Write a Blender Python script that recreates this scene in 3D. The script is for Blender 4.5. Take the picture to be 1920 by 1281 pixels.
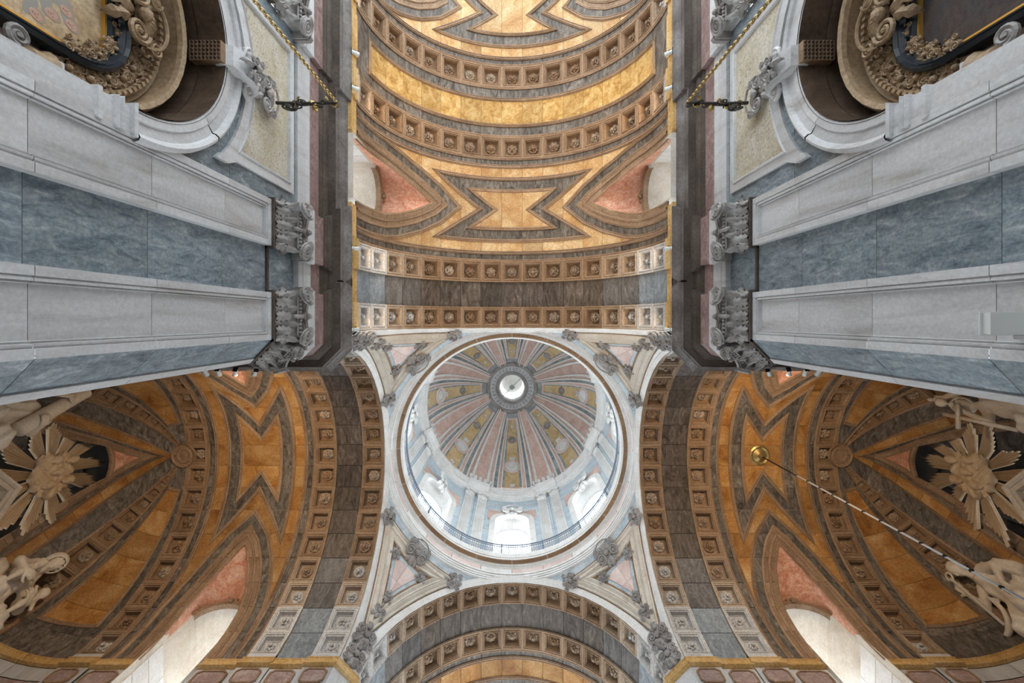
import bpy, bmesh, math, random
import numpy as np
from math import sin, cos, pi, radians, sqrt, atan2, degrees
from mathutils import Vector, Matrix
from mathutils.geometry import delaunay_2d_cdt

random.seed(7)
for o in list(bpy.data.objects):
    bpy.data.objects.remove(o, do_unlink=True)
scene = bpy.context.scene
COL = scene.collection

# ------------------------------------------------------------------ camera, sky, exposure
# x = right in the picture, y = down in the picture (towards the chancel), z = height above the lens
F = 803.0
cam_d = bpy.data.cameras.new('camera'); cam = bpy.data.objects.new('camera', cam_d); COL.objects.link(cam)
cam.location = (0, 0, 0); cam.rotation_euler = (pi, 0, 0)
cam_d.sensor_width = 36.0; cam_d.lens = 36.0 * F / 1920.0
cam_d.shift_x = 0.0; cam_d.shift_y = -40.5 / 1920.0
cam_d.clip_start = 0.05; cam_d.clip_end = 500
scene.camera = cam
world = bpy.data.worlds.new('daylight'); scene.world = world; world.use_nodes = True
bg = world.node_tree.nodes['Background']
bg.inputs['Color'].default_value = (0.88, 0.95, 1.0, 1); bg.inputs['Strength'].default_value = 3.1
scene.view_settings.view_transform = 'Standard'; scene.view_settings.look = 'None'
scene.view_settings.gamma = 1.0; scene.view_settings.use_curve_mapping = False
scene.view_settings.exposure = 0.47
LAMP_W = 230.0
scene.cycles.max_bounces = 5; scene.cycles.diffuse_bounces = 3; scene.cycles.glossy_bounces = 2; scene.cycles.transparent_max_bounces = 6
LUN_W = 36.0
DAY_W = 170.0      # daylight entering by each drum window

# ------------------------------------------------------------------ main dimensions (metres)
R = 5.0            # vault radius
ZS = 13.7          # springing height above the lens
ZC = ZS + R
D = radians(10.3)  # angular pitch of the coffers
CY = 5.906         # centre of the crossing
S = 5.57           # half side of the crossing
FLOOR = -1.6

# ------------------------------------------------------------------ materials
def new_mat(name):
    m = bpy.data.materials.new(name); m.use_nodes = True
    nt = m.node_tree; b = nt.nodes['Principled BSDF']
    return m, nt, b
def stone(name, cols, scale=2.0, stretch=(1, 1, 1), rough=0.55, bump=0.25, vary=0.18, detail=6, distort=0.6, speck=None, fine=14.0, spec=0.3, grain=.34):
    m, nt, b = new_mat(name); N, L = nt.nodes, nt.links
    tc = N.new('ShaderNodeTexCoord'); oi = N.new('ShaderNodeObjectInfo')
    mul = N.new('ShaderNodeVectorMath'); mul.operation = 'SCALE'; mul.inputs[0].default_value = (37.0, 21.0, 53.0)
    L.new(oi.outputs['Random'], mul.inputs['Scale'])
    add = N.new('ShaderNodeVectorMath'); add.operation = 'ADD'
    L.new(tc.outputs['Object'], add.inputs[0]); L.new(mul.outputs[0], add.inputs[1])
    mp = N.new('ShaderNodeMapping'); mp.inputs['Scale'].default_value = stretch
    mp.inputs['Rotation'].default_value = (0.5, 0.4, 0.35)
    L.new(add.outputs[0], mp.inputs['Vector'])
    n1 = N.new('ShaderNodeTexNoise'); n1.inputs['Scale'].default_value = scale; n1.inputs['Detail'].default_value = detail
    n1.inputs['Roughness'].default_value = 0.66; n1.inputs['Distortion'].default_value = distort
    L.new(mp.outputs[0], n1.inputs['Vector'])
    cr = N.new('ShaderNodeValToRGB'); el = cr.color_ramp.elements
    k = len(cols)
    while len(el) < k: el.new(0.5)
    for i, c in enumerate(cols):
        el[i].position = 0.30 + 0.40 * i / max(1, k - 1); el[i].color = (*c, 1)
    L.new(n1.outputs['Fac'], cr.inputs['Fac'])
    n2 = N.new('ShaderNodeTexNoise'); n2.inputs['Scale'].default_value = fine; n2.inputs['Detail'].default_value = 4
    n2.inputs['Roughness'].default_value = 0.7
    L.new(add.outputs[0], n2.inputs['Vector'])
    # piece-to-piece tone
    mr = N.new('ShaderNodeMapRange'); mr.inputs['To Min'].default_value = 1 - vary; mr.inputs['To Max'].default_value = 1 + vary
    L.new(oi.outputs['Random'], mr.inputs['Value'])
    mr2 = N.new('ShaderNodeMapRange'); mr2.inputs['From Min'].default_value = 0.3; mr2.inputs['From Max'].default_value = 0.7
    mr2.inputs['To Min'].default_value = 1 - grain; mr2.inputs['To Max'].default_value = 1 + grain * .85
    L.new(n2.outputs['Fac'], mr2.inputs['Value'])
    mm = N.new('ShaderNodeMath'); mm.operation = 'MULTIPLY'; L.new(mr.outputs[0], mm.inputs[0]); L.new(mr2.outputs[0], mm.inputs[1])
    vs = N.new('ShaderNodeVectorMath'); vs.operation = 'SCALE'
    L.new(cr.outputs['Color'], vs.inputs[0]); L.new(mm.outputs[0], vs.inputs['Scale'])
    src = vs.outputs[0]
    if speck:
        vo = N.new('ShaderNodeTexNoise'); vo.inputs['Scale'].default_value = speck[0]; vo.inputs['Detail'].default_value = 3
        L.new(add.outputs[0], vo.inputs['Vector'])
        c2 = N.new('ShaderNodeValToRGB'); c2.color_ramp.elements[0].position = speck[1]; c2.color_ramp.elements[1].position = speck[1] + 0.06
        L.new(vo.outputs['Fac'], c2.inputs['Fac'])
        mx = N.new('ShaderNodeMix'); mx.data_type = 'RGBA'
        L.new(c2.outputs['Color'], mx.inputs['Factor']); L.new(src, mx.inputs['A']); mx.inputs['B'].default_value = (*speck[2], 1)
        src = mx.outputs['Result']
    L.new(src, b.inputs['Base Color'])
    b.inputs['Roughness'].default_value = rough; b.inputs['Specular IOR Level'].default_value = spec
    if bump:
        bp = N.new('ShaderNodeBump'); bp.inputs['Strength'].default_value = bump; bp.inputs['Distance'].default_value = 0.02
        L.new(n2.outputs['Fac'], bp.inputs['Height']); L.new(bp.outputs[0], b.inputs['Normal'])
    return m
def plain(name, col, rough=0.5, metal=0.0, emit=None, es=0.0):
    m, nt, b = new_mat(name)
    b.inputs['Base Color'].default_value = (*col, 1); b.inputs['Roughness'].default_value = rough; b.inputs['Metallic'].default_value = metal
    if emit:
        b.inputs['Emission Color'].default_value = (*emit, 1); b.inputs['Emission Strength'].default_value = es
    return m
M = {}
M['white'] = stone('pale grey marble', [(.33, .315, .30), (.47, .46, .455), (.54, .54, .545), (.58, .585, .595), (.48, .47, .465)], 1.1, (1.6, 1.6, .22), .45, .16, .09, distort=.7, fine=18, detail=7, grain=.14)
M['bright'] = stone('white carved marble', [(.62, .60, .57), (.74, .73, .71), (.80, .80, .80)], 1.3, (1, 1, 1), .5, .12, .06, grain=.14)
M['blue'] = stone('blue grey marble', [(.075, .10, .125), (.15, .19, .22), (.21, .255, .285), (.27, .315, .34), (.42, .46, .48)], 2.6, (1.1, 2.4, .8), .42, .3, .14, distort=1.1, fine=20, detail=8)
M['paleblue'] = stone('pale blue marble', [(.36, .44, .50), (.50, .58, .63), (.62, .68, .72)], 1.6, (1, 1, 2.0), .45, .12, .08, distort=1.2, grain=.14)
M['grey'] = stone('dark grey vault marble', [(.035, .028, .022), (.105, .088, .072), (.175, .15, .125), (.28, .25, .215)], 1.7, (2.4, .8, 1.2), .5, .3, .22, distort=1.8)
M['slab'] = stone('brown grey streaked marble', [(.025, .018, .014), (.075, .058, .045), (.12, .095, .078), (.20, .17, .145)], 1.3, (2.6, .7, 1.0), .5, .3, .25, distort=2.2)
M['ochre'] = stone('ochre limestone', [(.20, .075, .014), (.35, .16, .04), (.45, .245, .085), (.54, .35, .16)], 0.9, (1, 1, 1), .6, .3, .16, fine=16)
M['ochre_pale'] = stone('pale ochre limestone', [(.36, .18, .06), (.50, .29, .12), (.60, .41, .21), (.68, .52, .32)], 0.9, (1, 1, 1), .6, .3, .14, fine=16)
M['gold_trav'] = stone('golden travertine', [(.27, .13, .03), (.46, .26, .07), (.58, .38, .14), (.66, .48, .24)], 3.0, (1, 1, 1), .6, .5, .14, fine=24, distort=.9)
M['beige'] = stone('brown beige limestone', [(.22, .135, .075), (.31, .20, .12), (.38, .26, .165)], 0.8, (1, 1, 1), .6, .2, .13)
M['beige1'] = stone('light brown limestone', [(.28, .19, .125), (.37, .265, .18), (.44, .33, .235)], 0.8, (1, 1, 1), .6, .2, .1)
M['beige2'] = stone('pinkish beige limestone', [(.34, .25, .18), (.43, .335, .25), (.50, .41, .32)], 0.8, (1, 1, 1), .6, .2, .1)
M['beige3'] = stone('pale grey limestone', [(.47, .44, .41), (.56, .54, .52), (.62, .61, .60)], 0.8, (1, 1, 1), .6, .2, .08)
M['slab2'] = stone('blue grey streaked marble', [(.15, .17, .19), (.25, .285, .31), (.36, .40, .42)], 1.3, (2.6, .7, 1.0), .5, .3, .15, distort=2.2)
M['brown'] = stone('brown moulded limestone', [(.19, .115, .065), (.28, .18, .11), (.35, .24, .155)], 0.9, (1, 1, 1), .6, .2, .12)
M['pink'] = stone('salmon pink marble', [(.44, .17, .10), (.58, .27, .17), (.64, .36, .25), (.70, .48, .37)], 1.6, (1, 1, 1), .5, .2, .1, distort=2.0)
M['pinkpale'] = stone('pale pink marble', [(.60, .44, .40), (.70, .56, .52), (.76, .66, .63)], 1.3, (1, 1, 1), .5, .12, .08, grain=.14)
M['frieze'] = stone('dusky red marble', [(.17, .105, .10), (.27, .18, .17), (.38, .28, .265)], 2.2, (1, 1, 1), .45, .2, .12, distort=1.5)
M['cream'] = stone('cream speckled travertine', [(.42, .35, .23), (.52, .47, .37), (.60, .57, .50)], 1.6, (1, 1, 1), .6, .5, .1, fine=22, speck=(16, .63, (.22, .19, .15)))
M['soffit'] = stone('dark brown limestone', [(.04, .029, .022), (.075, .057, .045), (.115, .092, .076)], 0.8, (1, 1, 1), .6, .2, .1)  # even dark tone for cornice undersides, bed mouldings and astragals
M['ledge'] = stone('yellow ochre limestone', [(.46, .27, .09), (.57, .36, .14), (.66, .47, .24)], 1.0, (1, 1, 1), .6, .15, .08)
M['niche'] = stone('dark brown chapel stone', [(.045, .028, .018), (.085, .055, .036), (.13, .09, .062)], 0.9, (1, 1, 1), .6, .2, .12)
M['altar'] = stone('tan altar stone', [(.27, .18, .10), (.36, .25, .15), (.43, .32, .21)], 1.0, (1, 1, 1), .55, .15, .08)
M['dark'] = stone('almost black stone and recess shade', [(.012, .009, .007), (.03, .022, .016), (.05, .038, .03)], 1.0, (1, 1, 1), .6, .2, .2)  # dark stone, with the shade of the apse recess put into the colour
M['statue'] = stone('warm white statuary stone', [(.62, .53, .42), (.72, .64, .53), (.78, .73, .66)], 1.2, (1, 1, 1), .5, .08, .04, grain=.14)
M['glory'] = stone('sand coloured gilt plaster', [(.54, .40, .25), (.64, .49, .33), (.70, .57, .41)], 1.4, (1, 1, 1), .5, .08, .05, grain=.14)
M['carved'] = stone('grey carved capital marble', [(.20, .18, .165), (.31, .29, .275), (.41, .40, .39)], 2.0, (1, 1, 1), .5, .2, .06, grain=.2)
M['mortar'] = stone('pale mortar', [(.28, .20, .13), (.40, .31, .21)], 2.0, (1, 1, 1), .8, .2, 0)
M['domegrey'] = stone('dome grey marble', [(.18, .20, .20), (.31, .33, .33), (.46, .48, .48)], 1.3, (1, 1, 1), .5, .15, .12)
M['domepink'] = stone('dome pink marble', [(.55, .35, .29), (.66, .47, .40), (.73, .58, .52)], 1.0, (1, 1, 1), .5, .15, .12)
M['domegold'] = stone('dome golden limestone', [(.48, .33, .15), (.62, .46, .24), (.70, .56, .33)], 1.3, (1, 1, 1), .5, .15, .1)
M['creamstone'] = stone('cream limestone', [(.52, .46, .38), (.63, .57, .49), (.70, .66, .60)], 1.2, (1, 1, 1), .5, .12, .06, grain=.14)
M['cornice'] = stone('grey brown cornice stone', [(.075, .062, .054), (.145, .127, .115), (.23, .21, .20)], 1.2, (1, 1, 1), .5, .2, .1)
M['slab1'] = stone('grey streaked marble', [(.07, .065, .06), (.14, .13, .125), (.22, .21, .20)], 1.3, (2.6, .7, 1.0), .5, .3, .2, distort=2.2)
M['dusty'] = stone('dusty pink marble', [(.28, .19, .17), (.38, .275, .25), (.47, .37, .34)], 2.2, (1, 1, 1), .45, .2, .12, distort=1.5)
M['iron'] = plain('dark wrought iron', (.05, .045, .04), .45, .7)
M['brass'] = plain('dull brass', (.42, .30, .12), .4, .85)
M['gilt'] = plain('gilded bead', (.75, .44, .10), .35, .8)
M['black'] = plain('black blue polished marble', (.02, .027, .036), .22)
M['steel'] = plain('bright steel', (.62, .66, .70), .3, .6)
M['rail'] = plain('painted iron railing', (.16, .20, .26), .5, .2)
M['box'] = plain('white painted metal', (.62, .64, .62), .5)
M['lampglass'] = plain('lit lamp lens', (1, .9, .7), .4, 0, (1.0, .72, .38), 30.0)
M['muntin'] = plain('pale window bar', (.62, .64, .66), .5)
def glass_mat():
    m, nt, b = new_mat('window glass'); N, L = nt.nodes, nt.links
    t = N.new('ShaderNodeBsdfTransparent'); t.inputs['Color'].default_value = (.96, .98, 1, 1)
    g = N.new('ShaderNodeBsdfGlossy'); g.inputs['Roughness'].default_value = .1
    mx = N.new('ShaderNodeMixShader'); mx.inputs[0].default_value = .06
    L.new(t.outputs[0], mx.inputs[1]); L.new(g.outputs[0], mx.inputs[2])
    L.new(mx.outputs[0], N['Material Output'].inputs['Surface'])
    return m
M['glass'] = glass_mat()

# ------------------------------------------------------------------ object helpers
def put(o, parent=None, label=None, cat=None, group=None, kind=None):
    COL.objects.link(o)
    if parent is not None: o.parent = parent
    if label: o['label'] = label
    if cat: o['category'] = cat
    if group: o['group'] = group
    if kind: o['kind'] = kind
    return o
def empty(name, label=None, cat=None, group=None, kind=None, loc=(0, 0, 0), rz=0, parent=None):
    o = bpy.data.objects.new(name, None); o.location = loc; o.rotation_euler = (0, 0, rz); o.empty_display_size = .1
    return put(o, parent, label, cat, group, kind)
def inst(name, mesh, parent, mat4=None, **kw):
    o = bpy.data.objects.new(name, mesh)
    if mat4 is not None: o.matrix_local = mat4
    return put(o, parent, **kw)
class MB:
    def __init__(s): s.v = []; s.f = []
    def add(s, vs, fs):
        b = len(s.v); s.v.extend([tuple(p) for p in vs]); s.f.extend([tuple(i + b for i in f) for f in fs]); return s
    def box(s, x0, x1, y0, y1, z0, z1):
        vs = [(x, y, z) for z in (z0, z1) for y in (y0, y1) for x in (x0, x1)]
        return s.add(vs, [(0, 1, 3, 2), (4, 6, 7, 5), (0, 4, 5, 1), (2, 3, 7, 6), (0, 2, 6, 4), (1, 5, 7, 3)])
    def grid(s, rows, cu=False, cv=False):
        n, m = len(rows), len(rows[0]); vs = [p for r in rows for p in r]; fs = []
        for i in range(n if cu else n - 1):
            for j in range(m if cv else m - 1):
                fs.append((i * m + j, i * m + (j + 1) % m, ((i + 1) % n) * m + (j + 1) % m, ((i + 1) % n) * m + j))
        return s.add(vs, fs)
    def tube(s, pts, rad, n=8, cap=True, closed=False):
        pts = [Vector(p) for p in pts]; rows = []; k = len(pts)
        rs = rad if hasattr(rad, '__len__') else [rad] * k
        up = None
        for i, p in enumerate(pts):
            if closed: t = pts[(i + 1) % k] - pts[i - 1]
            else: t = (pts[min(i + 1, k - 1)] - pts[max(i - 1, 0)])
            if t.length < 1e-9: t = Vector((0, 0, 1))
            t.normalize()
            if up is None: up = Vector((0, 0, 1)) if abs(t.z) < .9 else Vector((1, 0, 0))
            a = t.cross(up)
            if a.length < 1e-4: a = t.cross(Vector((.3, 1, .2)))
            a.normalize(); b = t.cross(a).normalized(); up = a.cross(t)
            rows.append([p + rs[i] * (cos(2 * pi * j / n) * a + sin(2 * pi * j / n) * b) for j in range(n)])
        b0 = len(s.v)
        s.grid(rows, closed, True)
        if cap and not closed:
            s.f.append(tuple(b0 + j for j in range(n))); s.f.append(tuple(b0 + (k - 1) * n + j for j in range(n)))
        return s
    def ball(s, c, r, n=8, m=6):
        rx, ry, rz = r if hasattr(r, '__len__') else (r, r, r)
        rows = [[(c[0] + rx * sin(pi * i / m) * cos(2 * pi * j / n), c[1] + ry * sin(pi * i / m) * sin(2 * pi * j / n), c[2] + rz * cos(pi * i / m)) for j in range(n)] for i in range(m + 1)]
        return s.grid(rows, False, True)
    def lathe(s, prof, c=(0, 0, 0), n=24, a0=0, a1=2 * pi):
        full = abs(a1 - a0 - 2 * pi) < 1e-6; k = n if full else n + 1
        rows = [[(c[0] + r * cos(a0 + (a1 - a0) * j / n), c[1] + r * sin(a0 + (a1 - a0) * j / n), c[2] + z) for j in range(k)] for r, z in prof]
        return s.grid(rows, False, full)
    def merge(s, o, mat=None):
        return s.add([mat @ Vector(p) for p in o.v] if mat is not None else o.v, o.f)
    def mesh(s, name, mat, smooth=False):
        me = bpy.data.meshes.new(name); me.from_pydata([tuple(p) for p in s.v], [], s.f); me.materials.append(M[mat] if isinstance(mat, str) else mat)
        if smooth: me.polygons.foreach_set('use_smooth', [True] * len(me.polygons))
        me.update(); return me
    def build(s, name, mat, parent=None, smooth=False, **kw):
        return inst(name, s.mesh(name, mat, smooth), parent, **kw)

def resample(poly, step, closed):
    out = []; n = len(poly)
    for i in range(n if closed else n - 1):
        a, b = poly[i], poly[(i + 1) % n]; L = math.hypot(b[0] - a[0], b[1] - a[1]); k = max(1, int(math.ceil(L / step)))
        for j in range(k): out.append((a[0] + (b[0] - a[0]) * j / k, a[1] + (b[1] - a[1]) * j / k))
    if not closed: out.append(poly[-1])
    return out
def offsets(poly, closed):
    """miter vector to the left of the path at every vertex"""
    n = len(poly); res = []
    for i in range(n):
        ns = []
        for a, b in ((i - 1, i), (i, i + 1)):
            if not closed and (a < 0 or b >= n): continue
            p, q = poly[a % n], poly[b % n]; dx, dy = q[0] - p[0], q[1] - p[1]; l = math.hypot(dx, dy)
            if l < 1e-9: continue
            ns.append((-dy / l, dx / l))
        if len(ns) == 1: res.append(ns[0])
        else:
            d = 1 + ns[0][0] * ns[1][0] + ns[0][1] * ns[1][1]; d = max(d, .25)
            res.append(((ns[0][0] + ns[1][0]) / d, (ns[0][1] + ns[1][1]) / d))
    return res
def inset(poly, d, closed=True):
    return [(p[0] + n[0] * d, p[1] + n[1] * d) for p, n in zip(poly, offsets(poly, closed))]
def sweep(poly, prof, mapf, closed=False, step=.35, mb=None):
    """profile (offset to the left, height) along a 2-D path, laid on a surface"""
    mb = mb or MB()
    pl = resample(poly, step, closed); of = offsets(pl, closed)
    rows = [[mapf(p[0] + n[0] * o, p[1] + n[1] * o, h) for o, h in prof] for p, n in zip(pl, of)]
    return mb.grid(rows, closed, False)
def area2(p): return sum(p[i - 1][0] * p[i][1] - p[i][0] * p[i - 1][1] for i in range(len(p))) / 2
def ccw(p): return p if area2(p) > 0 else p[::-1]

def zoned(zones, ulines, vlines, usub=1, vsub=3):
    """cut polygons (later ones win) by a lattice. Returns {(zone, iu, iv): [triangles of 2-D points]}"""
    co, faces, edges = [], [], []
    for nm, poly in zones:
        poly = ccw(list(poly)); b = len(co); co += [Vector(p) for p in poly]; faces.append(list(range(b, b + len(poly))))
    def line(p, q):
        b = len(co); co.extend([Vector(p), Vector(q)]); edges.append((b, b + 1))
    u0, u1, v0, v1 = ulines[0], ulines[-1], vlines[0], vlines[-1]
    for i in range(len(ulines) - 1):
        for k in range(usub): 
            u = ulines[i] + (ulines[i + 1] - ulines[i]) * k / usub; line((u, v0), (u, v1))
    for i in range(len(vlines) - 1):
        for k in range(vsub):
            v = vlines[i] + (vlines[i + 1] - vlines[i]) * k / vsub; line((u0, v), (u1, v))
    V, E, Fc, _, _, of = delaunay_2d_cdt(co, edges, faces, 0, 1e-5)
    res = {}
    for f, o in zip(Fc, of):
        if not o: continue
        z = zones[max(o)][0]
        c = (V[f[0]] + V[f[1]] + V[f[2]]) / 3
        iu = max(0, min(len(ulines) - 2, int(np.searchsorted(ulines, c.x) - 1))); iv = max(0, min(len(vlines) - 2, int(np.searchsorted(vlines, c.y) - 1)))
        res.setdefault((z, iu, iv), []).append([(V[i].x, V[i].y) for i in f])
    return res
def components(tris):
    key = lambda p: (round(p[0], 4), round(p[1], 4))
    par = list(range(len(tris)))
    def fd(i):
        while par[i] != i: par[i] = par[par[i]]; i = par[i]
        return i
    ed = {}
    for i, t in enumerate(tris):
        for a in range(3):
            e = frozenset((key(t[a]), key(t[(a + 1) % 3])))
            if e in ed: par[fd(i)] = fd(ed[e])
            else: ed[e] = i
    g = {}
    for i in range(len(tris)): g.setdefault(fd(i), []).append(tris[i])
    return list(g.values())
def slab_mb(tris, mapf, h, depth, cu=None, cv=None, gap=.012, mb=None):
    """stone with a face at height h and sides going down by depth; shrunk a little about its cell"""
    mb = mb or MB(); key = lambda p: (round(p[0], 4), round(p[1], 4))
    idx, pts, fs, ec = {}, [], [], {}
    for t in tris:
        f = []
        for p in t:
            k = key(p)
            if k not in idx: idx[k] = len(pts); pts.append(p)
            f.append(idx[k])
        fs.append(f)
        for a in range(3):
            e = (f[a], f[(a + 1) % 3]); ec[frozenset(e)] = ec.get(frozenset(e), 0) + 1
    def sh(p):
        u, v = p
        if cu is not None: u = cu[0] + (u - cu[0]) * (1 - gap / max(cu[1], .05))
        if cv is not None: v = cv[0] + (v - cv[0]) * (1 - gap / max(cv[1], .05))
        return u, v
    q = [sh(p) for p in pts]; n = len(q)
    vs = [mapf(u, v, h) for u, v in q] + [mapf(u, v, h - depth) for u, v in q]
    F2 = [tuple(f) for f in fs]
    for e, c in ec.items():
        if c == 1 and len(e) == 2:
            a, b = tuple(e); F2.append((a, b, b + n, a + n))
    return mb.add(vs, F2)
def lay(zones, ulines, vlines, mapf, parent, mats, names, heights, skip=(), depth=.05, usub=1, vsub=3, gap=.006, bed=None, bed_h=-.022):
    """lay stones of all zones; zones in skip are openings"""
    res = zoned(zones, ulines, vlines, usub, vsub); bedt = []
    for (z, iu, iv), tris in res.items():
        if z in skip: continue
        bedt += tris
        cu = ((ulines[iu] + ulines[iu + 1]) / 2, (ulines[iu + 1] - ulines[iu]) / 2) if len(ulines) > 2 else None
        cv = ((vlines[iv] + vlines[iv + 1]) / 2, (vlines[iv + 1] - vlines[iv]) / 2)
        for comp in components(tris):
            ar = sum(abs(area2(t)) for t in comp)
            if ar < .004: continue
            slab_mb(comp, mapf, heights.get(z, 0), depth, cu, cv, gap).build(names[z], mats[z], parent)
    if bed is not None:
        vs, fs = [], []
        for t in bedt:
            b = len(vs); vs += [mapf(u, v, bed_h) for u, v in t]; fs.append((b, b + 1, b + 2))
        bed.add(vs, fs)
    return res
def frame_on(mapf, u, v, h=0.0, su=1.0, sv=1.0, rot=0.0, e=.02, sh=None):
    p = Vector(mapf(u, v, h)); a = Vector(mapf(u + e, v, h)) - p; b = Vector(mapf(u, v + e, h)) - p; n = Vector(mapf(u, v, h + e)) - p
    a.normalize(); n.normalize(); b = (b - b.dot(a) * a).normalized()
    n2 = a.cross(b)
    if n2.dot(n) < 0: flip = -1
    else: flip = 1
    if rot: a, b = a * cos(rot) + b * sin(rot), b * cos(rot) - a * sin(rot)
    sn = sh if sh is not None else (su + sv) / 2
    m = Matrix(((a.x * su, b.x * sv, n.x * sn, p.x), (a.y * su, b.y * sv, n.y * sn, p.y), (a.z * su, b.z * sv, n.z * sn, p.z), (0, 0, 0, 1)))
    return m

# ------------------------------------------------------------------ carved pieces
def leaf(L, W, lift=.4, curl=.5, lobes=3, n=7, m=4, thick=.0, mb=None, mat=None):
    """acanthus leaf along +x, standing off along +z and curling over at the tip"""
    rows = []
    for i in range(n + 1):
        t = i / n
        ang = lift * (1 - t) + (-curl) * t * t * 2.2
        if i == 0: px, pz = 0.0, 0.0
        else: px += L / n * cos(ang); pz += L / n * sin(ang)
        w = W * .5 * (max(0.02, sin(pi * min(1, .16 + .84 * t))) ** .75) * (1 + .34 * cos(2 * pi * lobes * t))
        rows.append([(px, w * (2 * j / m - 1), pz - .35 * w * (2 * j / m - 1) ** 2 + (.10 * W if j == m // 2 else 0)) for j in range(m + 1)])
    o = MB().grid(rows)
    k = len(o.v)
    under = MB().grid([[(p[0], p[1], p[2] - .06 * W - .01) for p in r] for r in rows])
    o.merge(under)
    per = [j for j in range(m + 1)] + [i * (m + 1) + m for i in range(1, n + 1)] + [n * (m + 1) + j for j in range(m - 1, -1, -1)] + [i * (m + 1) for i in range(n - 1, 0, -1)]
    for a, b in zip(per, per[1:] + per[:1]): o.f.append((a, b, b + k, a + k))
    mb = mb or MB()
    return mb.merge(o, mat)
def volute(r, turns=2.4, w=.06, hand=1, mb=None, mat=None, n=34, disc=False):
    """spiral scroll in the x-z plane, axis y"""
    o = MB(); pts, rs = [], []
    for i in range(n + 1):
        t = i / n; a = turns * 2 * pi * t; rr = r * (1 - .86 * t)
        pts.append((hand * rr * cos(a), 0, rr * sin(a))); rs.append(w * (1 - .45 * t))
    o.tube(pts, rs, 6); o.ball((0, 0, 0), w * 1.25, 6, 4)
    if disc:
        dk = MB().lathe([(.001, 0), (r * .9, 0), (r * .93, -w), (.001, -w)], n=16)
        o.merge(dk, Matrix.Rotation(-pi / 2, 4, 'X') @ Matrix.Translation((0, 0, -w * .7)))
    mb = mb or MB(); return mb.merge(o, mat)
def TR(x, y, z): return Matrix.Translation((x, y, z))
def RX(a): return Matrix.Rotation(a, 4, 'X')
def RY(a): return Matrix.Rotation(a, 4, 'Y')
def RZ(a): return Matrix.Rotation(a, 4, 'Z')
def SC(a, b=None, c=None): return Matrix.Diagonal((a, b or a, c or a, 1))
def rosette_mb(k):
    mb = MB(); n1 = [6, 5, 8, 6][k]; n2 = [6, 5, 4, 8][k]
    for i in range(n1): leaf(.27, [.17, .2, .125, .17][k], 1.05, .85, 2 + k % 2, 7, 4, mb=mb, mat=RZ(2 * pi * i / n1) @ TR(.045, 0, .02))
    for i in range(n1): leaf(.20, .07, .35, .4, 0, 5, 2, mb=mb, mat=RZ(2 * pi * (i + .5) / n1) @ TR(.06, 0, .01))
    for i in range(n2): leaf(.17, .105, 1.25, .95, 1, 6, 2, mb=mb, mat=RZ(2 * pi * (i + .5) / n2) @ TR(.02, 0, .09))
    mb.ball((0, 0, .17), (.05, .05, .05), 8, 5)
    for i in range(5): mb.ball((.045 * cos(i * 1.257), .045 * sin(i * 1.257), .20), .022, 5, 4)
    mb.lathe([(.08, 0), (.06, .06), (.03, .12)], n=10)
    return mb
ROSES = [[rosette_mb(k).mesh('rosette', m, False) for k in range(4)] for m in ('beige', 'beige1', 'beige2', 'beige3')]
def coffer_mb():
    mb = MB()
    prof = [(.447, -.06), (.447, .045), (.405, .045), (.395, .02), (.365, .02), (.352, .05), (.335, .05), (.322, .0), (.30, -.01), (.297, -.19), (.28, -.195), (.27, -.225), (.001, -.225)]
    rows = [[(r * sx, r * sy, h) for sx, sy in ((-1, -1), (1, -1), (1, 1), (-1, 1))] for r, h in prof]
    return mb.grid(rows, False, True)
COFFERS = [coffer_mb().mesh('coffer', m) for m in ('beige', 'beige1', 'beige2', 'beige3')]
rose_rng = random.Random(3)
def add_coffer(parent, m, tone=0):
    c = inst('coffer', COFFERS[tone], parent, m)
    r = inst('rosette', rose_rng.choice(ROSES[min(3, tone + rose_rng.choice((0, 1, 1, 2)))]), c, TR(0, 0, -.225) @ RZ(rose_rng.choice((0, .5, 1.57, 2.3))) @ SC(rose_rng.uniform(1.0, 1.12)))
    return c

# ------------------------------------------------------------------ the four arms under barrel vaults
ARMS = {
    'nave': lambda u, l, z: (l, CY - u, z),
    'chancel': lambda u, l, z: (l, CY + u, z),
    'transept_left': lambda u, l, z: (-u, CY + l, z),
    'transept_right': lambda u, l, z: (u, CY + l, z)}
def barrel(pos):
    return lambda u, a, h: pos(u, (R - h) * sin(a / R), ZS + (R - h) * cos(a / R))
def deg(a): return R * radians(a)
VL = [D * R * (n - 8.5) for n in range(18)]
VLF = [-deg(90)] + VL[:] + [deg(90)]
VLF = [VLF[0]] + VL[1:-1] + [VLF[-1]]
GRO = [(1.82, 90), (1.82, 78), (1.77, 67), (1.62, 58.7), (1.25, 46.7), (.76, 36.3), (0, 26.4)]
MOULD = [(-.075, 0), (-.075, .035), (-.05, .05), (-.03, .03), (0, .045), (.03, .06), (.055, .03), (.075, .025), (.075, 0)]
MOULD_S = [(-.045, 0), (-.045, .03), (-.015, .045), (.015, .03), (.045, .03), (.045, 0)]
WIN_N = [0]
def arch_curve(zb, zsp, hw, rise, n=10):
    pts = [(-hw, zb), (-hw, zsp)] + [(-hw * cos(pi * i / n), zsp + rise * sin(pi * i / n)) for i in range(1, n)] + [(hw, zsp), (hw, zb)]
    return pts
BAYSIDE = {'nave': ('left nave cornice', 'right nave cornice'), 'chancel': ('left', 'right'),
           'transept_left': ('near cornice of the left transept', 'far ledge of the left transept'),
           'transept_right': ('near cornice of the right transept', 'far ledge of the right transept')}
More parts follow.
